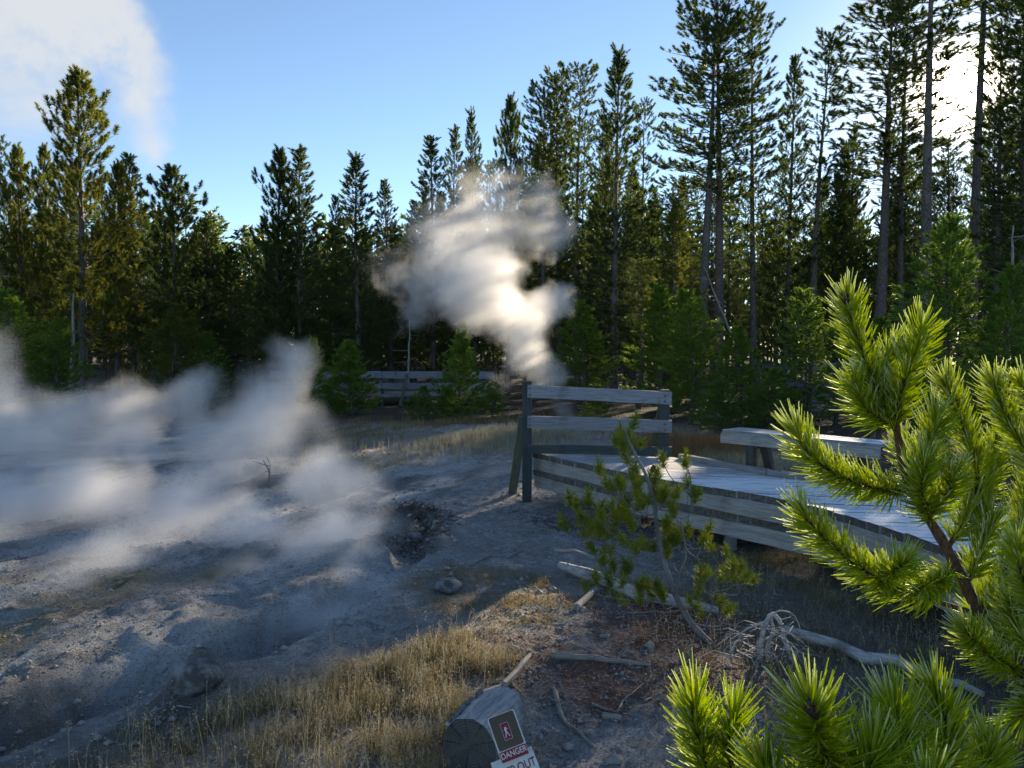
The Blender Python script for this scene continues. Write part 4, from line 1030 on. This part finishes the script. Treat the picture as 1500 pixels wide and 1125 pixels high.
near_pine('foreground_pine', 'large foreground pine branch with frosted needle tips at right',
    [(1560, 1060, .98, .011), (1500, 985, 1.02, .0095), (1440, 905, 1.08, .0085), (1385, 800, 1.12, .0075), (1330, 705, 1.15, .006), (1312, 620, 1.17, .005), (1298, 560, 1.18, .004)],
    [([(1312, 630, 1.17), (1280, 560, 1.17), (1258, 500, 1.16), (1238, 435, 1.15)], .0038, .0, .008),
     ([(1312, 620, 1.17), (1325, 560, 1.15), (1345, 500, 1.14), (1352, 480, 1.14)], .0034, .0, None),
     ([(1300, 620, 1.17), (1290, 570, 1.19), (1300, 520, 1.2), (1318, 500, 1.2)], .003, .0, None),
     ([(1325, 720, 1.15), (1280, 715, 1.13), (1225, 695, 1.11), (1185, 665, 1.10), (1165, 630, 1.1)], .0034, .05, None),
     ([(1440, 902, 1.08), (1370, 880, 1.06), (1300, 855, 1.04), (1240, 815, 1.03), (1190, 770, 1.02), (1175, 745, 1.02)], .004, .2, None),
     ([(1300, 855, 1.04), (1298, 850, 1.03), (1310, 835, 1.0), (1325, 825, .98)], .0026, .1, None),
     ([(1345, 730, 1.15), (1330, 680, 1.2), (1320, 650, 1.22)], .004, .0, None),
     ([(1390, 800, 1.12), (1425, 740, 1.16), (1430, 680, 1.18), (1405, 610, 1.2), (1385, 560, 1.2)], .0036, .05, None),
     ([(1415, 760, 1.15), (1450, 700, 1.2), (1460, 640, 1.22)], .0034, .0, None),
     ([(1440, 905, 1.08), (1480, 820, 1.12), (1500, 760, 1.15), (1510, 700, 1.16)], .0036, .0, None),
     ([(1560, 760, 1.05), (1520, 690, 1.08), (1480, 620, 1.1), (1455, 560, 1.1)], .0036, .0, None),
     ([(1545, 640, 1.05), (1520, 600, 1.08), (1495, 560, 1.08)], .0034, .0, None),
     ([(1500, 985, 1.02), (1450, 960, 1.0), (1415, 925, .98)], .003, .1, None),
     ([(1400, 830, 1.1), (1380, 850, 1.06), (1350, 860, 1.02)], .0028, .2, None),
     ([(1360, 760, 1.13), (1390, 720, 1.1), (1395, 690, 1.08)], .0028, .1, None),
     ([(1480, 960, 1.05), (1500, 900, 1.1), (1505, 850, 1.1)], .0032, .0, None),
     ([(1530, 900, 1.0), (1500, 850, .98), (1490, 800, .97)], .0032, .0, None),
     ([(1335, 700, 1.15), (1360, 650, 1.12), (1372, 610, 1.11)], .003, .0, None),
     ([(1365, 765, 1.13), (1350, 715, 1.10), (1358, 670, 1.09)], .003, .0, None),
     ([(1420, 850, 1.1), (1440, 800, 1.12), (1455, 760, 1.13)], .003, .0, None),
     ([(1300, 620, 1.17), (1270, 600, 1.16), (1250, 560, 1.15)], .003, .0, None),
     ([(1470, 950, 1.03), (1440, 900, 1.12), (1450, 860, 1.15)], .003, .0, None),
     ([(1520, 960, 1.0), (1490, 920, 1.02), (1478, 880, 1.02)], .003, .0, None),
     ([(1500, 985, 1.02), (1520, 1010, .98), (1505, 1040, .95), (1492, 1050, .95)], .003, .0, None)],
    [(1.6, .9, hz(1.6, .9)), (1.45, .92, .2), (1.1, .95, .75)], .046, 2500, 5)
near_pine('foreground_sapling', 'bright green sapling tips with a purple bud at the bottom right corner',
    [(1248, 1368, .78, .008), (1233, 1258, .76, .007), (1218, 1188, .74, .006)],
    [([(1223, 1176, .74), (1210, 1111, .72), (1196, 1066, .70), (1188, 1036, .69)], .0042, .0, .0075),
     ([(1233, 1248, .75), (1128, 1198, .78), (1048, 1148, .80), (1023, 1078, .80), (1018, 1023, .80)], .0036, .25, None),
     ([(1128, 1198, .78), (1078, 1148, .80), (1070, 1088, .80), (1074, 1048, .81)], .0032, .1, None),
     ([(1233, 1212, .75), (1298, 1152, .77), (1318, 1082, .79), (1308, 1037, .80)], .0036, .1, None),
     ([(1298, 1154, .77), (1378, 1124, .8), (1383, 1054, .82), (1368, 1009, .83)], .0036, .15, None),
     ([(1358, 1158, .8), (1438, 1138, .84), (1448, 1088, .85)], .0032, .1, None),
     ([(1198, 1188, .72), (1138, 1158, .70), (1118, 1118, .70)], .0032, .1, None),
     ([(1238, 1188, .73), (1268, 1138, .71), (1280, 1103, .71)], .0032, .0, None),
     ([(1268, 1238, .73), (1348, 1188, .72), (1363, 1148, .72)], .0032, .1, None)],
    [(.42, .85, hz(.42, .85)), (.34, .8, .3)], .053, 3200, 6)

# ------------------------------------------------------------------ leaning sapling in the middle
random.seed(17)
sb = gpt(1048, 940)
sap = thing('pine_sapling', sb, 'small crooked pine sapling leaning left before the boardwalk', 'pine sapling')
YS = sb.y
st_px = [(1048, 940), (1012, 912), (990, 872), (972, 820), (962, 770), (958, 735), (948, 700), (932, 668), (921, 645), (917, 632)]
SP = [at(x, y, YS - .05 * i) for i, (x, y) in enumerate(st_px)]; SP[0] = sb - Vector((0, 0, .05)); CS = curve(SP, 4)
mb = MB(); mb.tube(CS, [.026 * (1 - .8 * i / (len(CS) - 1)) for i in range(len(CS))], 9, rough=.1); mb.obj('stem', M_bark_grey, sap, sb)
br2 = curve([at(990, 872, YS - .12), at(995, 840, YS - .15), at(1005, 815, YS - .18), at(1000, 780, YS - .2), at(997, 760, YS - .2)], 3)
mb = MB(); mb.tube(br2, [.012 * (1 - .7 * i / (len(br2) - 1)) for i in range(len(br2))], 6); mb.obj('side_stem', M_bark_grey, sap, sb)
br3 = curve([at(1003, 838, YS - .15), at(1022, 846, YS - .2), at(1035, 868, YS - .25), at(1060, 870, YS - .3)], 3)
mb = MB(); mb.tube(br3, [.010 * (1 - .7 * i / (len(br3) - 1)) for i in range(len(br3))], 6); mb.obj('side_stem', M_bark_grey, sap, sb)
TP = [(450, 45), (430, 110), (415, 150), (450, 165), (475, 235), (680, 260), (790, 255), (335, 300), (500, 310), (580, 350), (370, 385), (430, 390), (520, 370), (620, 440), (690, 440), (800, 455), (160, 470), (200, 510), (260, 460), (330, 555), (380, 510), (440, 540), (530, 470), (560, 490), (725, 520), (230, 580), (140, 610), (280, 620), (350, 650), (400, 580), (500, 610), (640, 600), (760, 650), (860, 640), (680, 680), (830, 700), (930, 720), (460, 700), (500, 740), (590, 720), (290, 740), (340, 800), (385, 830), (470, 840), (700, 750), (290, 905), (360, 920), (410, 1000), (530, 970), (600, 1000), (650, 985), (1060, 840), (930, 890), (1060, 900), (960, 1080), (1030, 860), (560, 420), (470, 480), (310, 640), (640, 960), (540, 940), (860, 880)]
nodes = [(c, 0) for c in CS + br2 + br3]
targets = []
for a_, b_ in TP:
    x, y = 800 + a_ / 3.75, 620 + b_ / 3.75; Yt = YS - .15 + random.uniform(-.26, .2); targets.append((min((c - at(x, y + 8, Yt)).length for c, _ in nodes), x, y, Yt))
targets.sort()
for i, (_, x, y, Yt) in enumerate(targets):
    p = at(x, y + 8, Yt)
    cand = [c for c, dp in nodes if c.z < p.z + .03] or [c for c, dp in nodes]
    s_ = min(cand, key=lambda c: (c - p).length + max(0, c.z - p.z) * 2); out = (p - s_); out.z = 0
    tip = at(x + random.uniform(-4, 4) + (7 if p.x > s_.x else -7), y - 12, Yt - .04)
    m_ = s_.lerp(p, .5) + Vector((0, 0, -.015))
    nodes += [(m_, 1), (p, 1), (s_.lerp(m_, .5), 1)]
    W = curve([s_, m_, p, tip], 3); mb = MB(); mb.tube(W, [.006 * (1 - .6 * k / (len(W) - 1)) for k in range(len(W))], 5)
    sh = mb.obj('shoot', M_bark_grey, sap, s_)
    L = max((tip - p).length, .07); k0 = -4
    dt = ((tip - s_).normalized() * .55 + Vector((random.uniform(-.3, .3), random.uniform(-.3, .3), .75))).normalized()
    me = needles_mesh('needles', [[tip - dt * .05, tip, tip + dt * .055]], 1300, .068, .0038, M_needle_mid, seg=2, seed=300 + i, op0=1.25, op1=.35)
    ob = link('needles', me, sh, (0, 0, 0)); ob['kind'] = 'stuff'
for i in range(75):
    c = random.choice([n_ for n_, dp in nodes if dp]); dv = Vector((random.uniform(-1, 1), random.uniform(-.7, .7), random.uniform(.1, 1))).normalized() * random.uniform(.08, .17)
    W = curve([c, c + dv * .5 + Vector((0, 0, -.01)), c + dv], 3); mb = MB(); mb.tube(W, [.0035, .003, .003, .0025, .0025, .002, .002][:len(W)], 5)
    sh = mb.obj('shoot', M_bark_grey, sap, c)
    dt = (dv.normalized() * .6 + Vector((0, 0, .7))).normalized(); me = needles_mesh('needles', [[W[-1] - dt * .03, W[-1] + dt * .01, W[-1] + dt * .04]], 1200, .062, .0038, M_needle_mid, seg=2, seed=700 + i, op0=1.25, op1=.35); ob = link('needles', me, sh, (0, 0, 0)); ob['kind'] = 'stuff'
q = at(957, 692, YS - .2); bud(sap, q, Vector((0, 0, 1)), .022)

# ------------------------------------------------------------------ grasses
def blades(name, X, Y, hgt, wd, mat, lean=.35, seed=1, seeds=0.0, kind_='stuff', label=None):
    r = np.random.default_rng(seed); n = len(X); Z = height(X, Y) - .01
    az = r.uniform(0, 2 * np.pi, n); ln = np.abs(r.normal(0, lean, n)); H = hgt * r.uniform(.45, 1.2, n) if np.ndim(hgt) == 0 else hgt
    sa = r.uniform(0, np.pi, n); sx = np.cos(sa) * wd / 2; sy = np.sin(sa) * wd / 2
    V = []
    for u, wv in ((0, 1), (.4, .85), (.75, .55), (1, .1)):
        ox = np.cos(az) * ln * H * u ** 1.8; oy = np.sin(az) * ln * H * u ** 1.8; z = Z + H * (u - .25 * ln * u * u)
        for s in (-1, 1): V.append(np.stack([X + ox + s * sx * wv, Y + oy + s * sy * wv, z], 1))
    V = np.stack(V, 1); F_ = (np.array([(0, 1, 3, 2), (2, 3, 5, 4), (4, 5, 7, 6)])[None] + (np.arange(n) * 8)[:, None, None]).reshape(-1, 4)
    v = V.reshape(-1, 3)
    if seeds > 0:   # drooping seed heads: little spikelets round the top of some stems
        idx = np.where(r.random(n) < seeds)[0]; tops = V[idx, 6]; ms = 9
        t_ = np.repeat(tops, ms, 0); k = np.tile(np.arange(ms), len(idx)); m = len(t_)
        b = t_ + np.stack([r.normal(0, .004, m), r.normal(0, .004, m), -k * .009], 1)
        a2 = r.uniform(0, 6.28, m); e2 = b + np.stack([np.cos(a2) * .016, np.sin(a2) * .016, r.uniform(-.022, .012, m)], 1)
        sd = r.normal(0, 1, (m, 3)); sd /= np.linalg.norm(sd, axis=1, keepdims=True); sd *= .0022
        md = (b + e2) / 2
        q = np.stack([b, md + sd, e2, md - sd], 1).reshape(-1, 3)
        F_ = np.concatenate([F_, np.arange(m * 4).reshape(-1, 4) + len(v)]); v = np.concatenate([v, q])
    o = link(name, np_mesh(name, v, F_, 4, False, [mat])); o['kind'] = kind_
    if label: o['label'] = label
    return o
def region(n, fn, x0, x1, y0, y1, seed):
    r = np.random.default_rng(seed); X = r.uniform(x0, x1, n); Y = r.uniform(y0, y1, n); k = r.random(n) < fn(X, Y); return X[k], Y[k]
def clumpy(X, Y, s, sc=3.2, lo=-.1, hi=.35): return sst(lo, hi, fbm(X * sc, Y * sc, 3, s))
def inpoly(X, Y, poly, soft=.25):
    d, s, a = seg_signed(X, Y, poly + [poly[0]]); inside = np.zeros(X.shape, bool); n = len(poly)
    for i in range(n):
        x1_, y1_ = poly[i]; x2_, y2_ = poly[(i + 1) % n]
        c_ = ((y1_ > Y) != (y2_ > Y)) & (X < (x2_ - x1_) * (Y - y1_) / (y2_ - y1_ + 1e-9) + x1_); inside ^= c_
    sd = np.where(inside, d, -d); return sst(-soft, soft, sd + .25 * fbm(X * 2.5, Y * 2.5, 3, 7))
pg = [gpt(100, 1120), gpt(230, 1070), gpt(330, 1030), gpt(440, 1000), gpt(560, 975), gpt(640, 935), gpt(700, 950), gpt(735, 985), gpt(700, 1030), gpt(655, 1060), gpt(630, 1120)]
pg = [(p.x, p.y) for p in pg] + [(-.45, 3.6), (-2.6, 3.6)]
X, Y = region(120000, lambda X, Y: inpoly(X, Y, pg, .12) * (.12 + .88 * clumpy(X, Y, 50, 3.5, -.15, .3)), -3.2, .2, 3.5, 6.9, 1)
n = len(X); print('grass', n)
k = rng.random(n)
blades('dry_grass', X[k < .5], Y[k < .5], .13, .0032, M_grass_dry, .5, 2, .08)
blades('pale_grass', X[(k >= .5) & (k < .66)], Y[(k >= .5) & (k < .66)], .17, .0026, M_grass_pale, .45, 3, .6)
blades('green_grass', X[(k >= .66) & (k < .86)], Y[(k >= .66) & (k < .86)], .09, .004, M_grass_green, .6, 4)
X, Y = region(600, lambda X, Y: inpoly(X, Y, pg, .25), -3.0, .3, 3.5, 7, 5)
blades('tall_grass_stems', X, Y, .34, .0030, M_grass_pale, .22, 6, .95)
X, Y = region(30000, lambda X, Y: blob(X, Y, (-.1, 6.9), .8, .9, 0, .9, 10) * clumpy(X, Y, 51, 4), -1.2, 1.0, 5.6, 8.2, 7)
blades('short_dry_grass', X, Y, .07, .0035, M_grass_dry, .7, 8)
X, Y = region(60000, lambda X, Y: sst(.75, 1.7, X - .1 * (Y - 4)) * (.15 + .85 * clumpy(X, Y, 52, 2.5, 0, .4)) * .8, .8, 4.4, 3.6, 8.2, 9)
n = len(X); k = rng.random(n)
blades('tangled_grass', X[k < .6], Y[k < .6], .13, .0032, M_grass_dry, .9, 10, .05)
blades('green_undergrowth', X[k > .6], Y[k > .6], .07, .0045, M_grass_green, .9, 11)
X, Y = region(1400, lambda X, Y: np.ones(X.shape), .9, 4.0, 4.2, 7.6, 12)
blades('wiry_weeds', X, Y, .22, .0026, M_grass_pale, .9, 13, .5)
# rusty grass beyond the deck
def spot(px, py): p = ground(px, py); return p.x, p.y
def patch(name, pts, n, h_, mat, seed, wd=.006, sp=(.5, .5), seeds=0., lean=.35):
    r = np.random.default_rng(seed); Xs = []; Ys = []
    for (x, y, m) in pts:
        cx, cy = spot(x, y); k = int(n * m); Xs.append(r.normal(cx, sp[0], k)); Ys.append(r.normal(cy, sp[1], k))
    X, Y = np.concatenate(Xs), np.concatenate(Ys)
    return blades(name, X, Y, h_, wd, mat, lean, seed, seeds)
patch('rusty_grass', [(990, 668, 1), (1015, 666, 1), (1040, 668, 1), (1060, 672, .6), (960, 664, .5)], 2600, .42, M_grass_rust, 20, .008, (.35, .5), .3)
patch('pale_grass', [(1050, 680, 1), (1085, 684, 1), (1140, 690, .6), (1190, 700, .5)], 1500, .28, M_grass_pale, 21, .008, (.3, .4), .2)
patch('rim_grass', [(670, 650, 1), (700, 645, 1), (730, 641, 1), (755, 638, .7), (640, 658, .5), (790, 634, .5), (820, 640, .5)], 900, .26, M_grass_pale, 22, .012, (.5, .35), .4)
patch('rim_grass', [(510, 684, 1), (540, 678, 1), (580, 671, 1), (620, 664, 1), (470, 695, .6)], 300, .12, M_grass_pale, 23, .010, (.4, .3))
patch('clearing_grass', [(480, 640, 1), (530, 632, 1), (470, 655, 1), (440, 665, .8), (590, 628, 1), (640, 622, .8), (700, 620, .8), (560, 640, .6)], 330, .24, M_grass_dry, 24, .012, (.9, .6), .3)
patch('clearing_grass', [(820, 620, 1), (870, 625, 1), (930, 630, 1), (960, 640, 1)], 450, .25, M_grass_dry, 25, .012, (.8, .8), .3)
for i in range(26):
    pass

# ------------------------------------------------------------------ loose stuff on the ground
def scatter_prisms(name, X, Y, L, r_, mat, seed, flat=0.2):
    r = np.random.default_rng(seed); n = len(X); Z = height(X, Y) + r_ * .6
    a = r.uniform(0, 6.28, n); ln = L * r.uniform(.4, 1.3, n); d = np.stack([np.cos(a), np.sin(a), r.normal(0, flat, n)], 1)
    c = np.stack([X, Y, Z], 1); A = c - d * ln[:, None] / 2; B = c + d * ln[:, None] / 2; mid = c + r.normal(0, 1, (n, 3)) * (ln * .06)[:, None] * np.array([1, 1, .2])
    s = np.stack([-np.sin(a), np.cos(a), np.zeros(n)], 1) * r_; u = np.array([0, 0, 1.]) * r_
    V = []
    for q, k in ((A, .8), (mid, 1), (B, .5)): V += [q - s * k - u * k * .6, q + s * k - u * k * .6, q + u * k]
    V = np.stack(V, 1); f = []
    for j in (0, 3):
        for m in range(3): f.append((j + m, j + (m + 1) % 3, j + (m + 1) % 3 + 3, j + m + 3))
    F_ = (np.array(f)[None] + (np.arange(n) * 9)[:, None, None]).reshape(-1, 4)
    o = link(name, np_mesh(name, V.reshape(-1, 3), F_, 4, False, [mat])); o['kind'] = 'stuff'; return o
X, Y = region(900, lambda X, Y: .3 + .7 * clumpy(X, Y, 60, 1), -.9, 2.0, 4.2, 12, 30); scatter_prisms('twig_litter', X, Y, .10, .0035, M_twig, 31)
X, Y = region(500, lambda X, Y: np.ones(X.shape), -5, 2.6, 4, 18, 32); scatter_prisms('twig_litter', X, Y, .14, .005, M_twig, 33)
lit = lambda X, Y: np.clip(np.maximum.reduce([blob(X, Y, (1.15, 6.2), .8, 1.0, 0, .9, 6), .75 * blob(X, Y, (.45, 5.3), 1.0, .7, 0, 1.0, 7), .9 * blob(X, Y, (-.3, 5.6), .5, .5, 0, .9, 8)]), 0, 1)
X, Y = region(80000, lambda X, Y: lit(X, Y) * clumpy(X, Y, 61, 5, -.3, .4), -1, 2.6, 4.2, 7.6, 34); scatter_prisms('needle_litter', X, Y, .045, .0016, M_litter, 35)
def scatter_pebbles(name, X, Y, R0, mat, seed):
    r = np.random.default_rng(seed); n = len(X); rad = R0 * r.uniform(.3, 1, n) ** 2 * 1.6 + R0 * .25; Z = height(X, Y) + rad * .15
    base = np.array([(1, 0, 0), (.3, .95, 0), (-.8, .6, 0), (-.8, -.6, 0), (.3, -.95, 0), (.1, 0, .75), (0, 0, -.4)])
    V = base[None] * rad[:, None, None] * r.uniform(.7, 1.3, (n, 7, 3)); a = r.uniform(0, 6.28, n); ca, sa = np.cos(a)[:, None], np.sin(a)[:, None]
    V = np.stack([V[..., 0] * ca - V[..., 1] * sa + X[:, None], V[..., 0] * sa + V[..., 1] * ca + Y[:, None], V[..., 2] + Z[:, None]], -1)
    f = [(i, (i + 1) % 5, 5) for i in range(5)] + [((i + 1) % 5, i, 6) for i in range(5)]
    F_ = (np.array(f)[None] + (np.arange(n) * 7)[:, None, None]).reshape(-1, 3)
    o = link(name, np_mesh(name, V.reshape(-1, 3), F_, 3, False, [mat])); o['kind'] = 'stuff'; return o
X, Y = region(14000, lambda X, Y: .25 + .75 * clumpy(X, Y, 62, 2, -.2, .4), -5.5, 2.6, 4, 13, 36); scatter_pebbles('pebbles', X, Y, .011, M_stone, 37)
X, Y = region(60000, lambda X, Y: .3 + .7 * clumpy(X, Y, 64, 3, -.2, .3), -5.5, 2.2, 4, 11, 46); scatter_pebbles('gravel', X, Y, .006, M_stone, 47)
X, Y = region(2500, lambda X, Y: clumpy(X, Y, 63, 1.4), -6, 2, 4, 20, 38); scatter_pebbles('stones', X, Y, .028, M_stone, 39)
# crust fragments along the gully lip
X, Y = region(1500, lambda X, Y: np.exp(-(seg_signed(X, Y, GUL)[0] / .35) ** 2), -3.5, 0, 4, 10.5, 40); scatter_pebbles('crust_fragments', X, Y, .02, M_stone, 41)
X, Y = region(6000, lambda X, Y: blob(X, Y, (-1.35, 9.8), .55, 1.1, R(10), .8, 3), -2.5, 0, 8.5, 11.5, 42); scatter_prisms('root_tangle', X, Y, .16, .006, M_bark, 43, .5)
X, Y = region(4000, lambda X, Y: blob(X, Y, (1.0, 9.4), .5, 1.2, R(40), .8, 3), -.2, 2.4, 8, 11, 44); scatter_prisms('root_tangle', X, Y, .14, .005, M_bark, 45, .5)

# ------------------------------------------------------------------ steam
def steam_mat(name, dens, anis=.2, c=(.97, .97, .98)):
    m = D.materials.new(name); m.use_nodes = True; t = NT(m.node_tree); t.n.clear()
    v = t.new('ShaderNodeVolumePrincipled'); v.inputs['Color'].default_value = (*c, 1); v.inputs['Density'].default_value = dens; v.inputs['Anisotropy'].default_value = anis
    t.l.new(v.outputs[0], t.new('ShaderNodeOutputMaterial').inputs['Volume']); return m
def steam(name, items, dens, cell=.07, warp=.7, ws=.55, carve=.9, fine=2.2, label=None, seed=0.):
    """items: (px, py, Y, radius px, weight)"""
    B = [(at(x, y, Y), r_ * Y / FPX, w_) for x, y, Y, r_, w_ in items]
    lo = Vector([min(c[k] - r_ * 1.35 for c, r_, _ in B) for k in range(3)]); hi = Vector([max(c[k] + r_ * 1.35 for c, r_, _ in B) for k in range(3)])
    ng = D.node_groups.new(name, 'GeometryNodeTree'); ng.interface.new_socket('Geometry', in_out='OUTPUT', socket_type='NodeSocketGeometry')
    ng.interface.new_socket('Geometry', in_out='INPUT', socket_type='NodeSocketGeometry')
    t = NT(ng); pos = t.new('GeometryNodeInputPosition').outputs[0]; pos0 = t.vmath('ADD', pos, (seed, seed * 1.7, seed * .3))
    n1 = t.vmath('SUBTRACT', t.noise(pos0, ws, 3, .55, True), (.5, .5, .5)); n2_ = t.vmath('SUBTRACT', t.noise(pos0, ws * 3.5, 3, .6, True), (.5, .5, .5))
    wpv = t.vmath('ADD', pos, t.vmath('ADD', t.vmath('SCALE', n1, warp * 2.2), t.vmath('SCALE', n2_, warp * .6)))
    f = t.blobs(wpv, [(c, r_, w_) for c, r_, w_ in B], .85)
    nz = t.noise(wpv, fine, 5, .62)
    d = t.math('SUBTRACT', f, t.math('MULTIPLY', nz, carve)); d = t.math('ADD', d, carve * .28)
    d = t.math('MULTIPLY', t.math('MAXIMUM', d, 0.0), t.ramp(f, .0, .18)); d = t.math('MINIMUM', d, 1.4)
    vc = t.new('GeometryNodeVolumeCube'); t.put(vc.inputs['Density'], d); vc.inputs['Background'].default_value = 0
    vc.inputs['Min'].default_value = lo; vc.inputs['Max'].default_value = hi
    for nm, k in (('Resolution X', 0), ('Resolution Y', 1), ('Resolution Z', 2)): vc.inputs[nm].default_value = max(8, int((hi[k] - lo[k]) / cell))
    sm = t.new('GeometryNodeSetMaterial'); mat = steam_mat(name + '_vapour', dens); sm.inputs['Material'].default_value = mat
    t.l.new(vc.outputs[0], sm.inputs[0]); t.l.new(sm.outputs[0], t.new('NodeGroupOutput').inputs[0])
    me = D.meshes.new(name); me.materials.append(mat); o = link(name, me); md = o.modifiers.new('vapour', 'NODES'); md.node_group = ng
    o['kind'] = 'stuff'
    if label: o['label'] = label
    return o
YP = 19
steam('steam_plume', [(830, 635, YP, 24, .6), (826, 600, YP, 30, .7), (803, 552, YP, 42, .8), (772, 520, YP, 46, .9), (735, 560, YP, 36, .4), (765, 470, YP, 66, 1.25), (690, 445, YP, 66, 1.1), (815, 445, YP, 50, 1.1), (716, 412, YP, 66, 1.5),
   (655, 395, YP + .4, 84, .75), (722, 335, YP + .4, 92, .75), (805, 345, YP, 58, .9), (795, 285, YP, 50, .7), (632, 335, YP + .6, 72, .6), (690, 275, YP + .6, 66, .5), (740, 262, YP + .4, 46, .45), (620, 470, YP + .6, 60, .35), (560, 385, YP + 1, 66, .28), (600, 430, YP + 1, 70, .35)],
   1.6, .046, .55, .8, 1.1, 3.0)
steam('low_steam', [(432, 552, 13, 52, 1.1), (402, 612, 13, 76, 1.2), (460, 612, 12.5, 48, 1.0), (380, 672, 12.5, 76, 1.0), (262, 585, 14, 62, 1.1), (185, 605, 14, 80, 1.1), (100, 625, 14, 85, 1.0), (300, 650, 13.5, 82, 1.1), (30, 632, 13, 92, 1.0), (200, 690, 12.5, 95, .95), (70, 705, 12, 100, .9), (-70, 640, 13, 120, .9), (290, 555, 14, 44, .8), (-30, 490, 13, 85, .38), (-40, 400, 13, 80, .33), (-10, 560, 13, 90, .5), (450, 690, 12, 60, .8), (380, 600, 13.5, 90, .7), (330, 700, 12, 90, .9), (500, 640, 12.5, 36, .5), (420, 530, 13.2, 40, .8)],
   1.3, .055, .6, .6, .85, 2.2, seed=3.)
steam('vent_steam', [(478, 715, 9.5, 80, 1.0), (505, 790, 8.4, 76, 1.05), (450, 830, 8.0, 84, .95), (525, 870, 7.2, 66, .95), (440, 925, 6.6, 78, .95), (505, 930, 6.5, 56, .9), (370, 800, 8.5, 110, .9), (290, 760, 9.5, 120, .95), (120, 770, 9.5, 150, 1.0), (210, 850, 8, 140, .75), (540, 715, 9.5, 56, .8), (0, 850, 8, 150, .8), (340, 880, 7.4, 100, .95), (-60, 780, 9, 150, .9), (400, 960, 6.3, 80, .85), (470, 960, 6.2, 60, .9), (560, 890, 7.0, 50, .8), (300, 930, 6.9, 100, .85), (60, 950, 6.6, 120, .7), (540, 830, 7.8, 60, .85), (130, 900, 7.2, 130, .8), (560, 770, 8.8, 50, .8)],
   2.8, .05, .45, .8, .72, 2.0, seed=7.)
print('trees', tree_n[0], 'lowered', nskip)
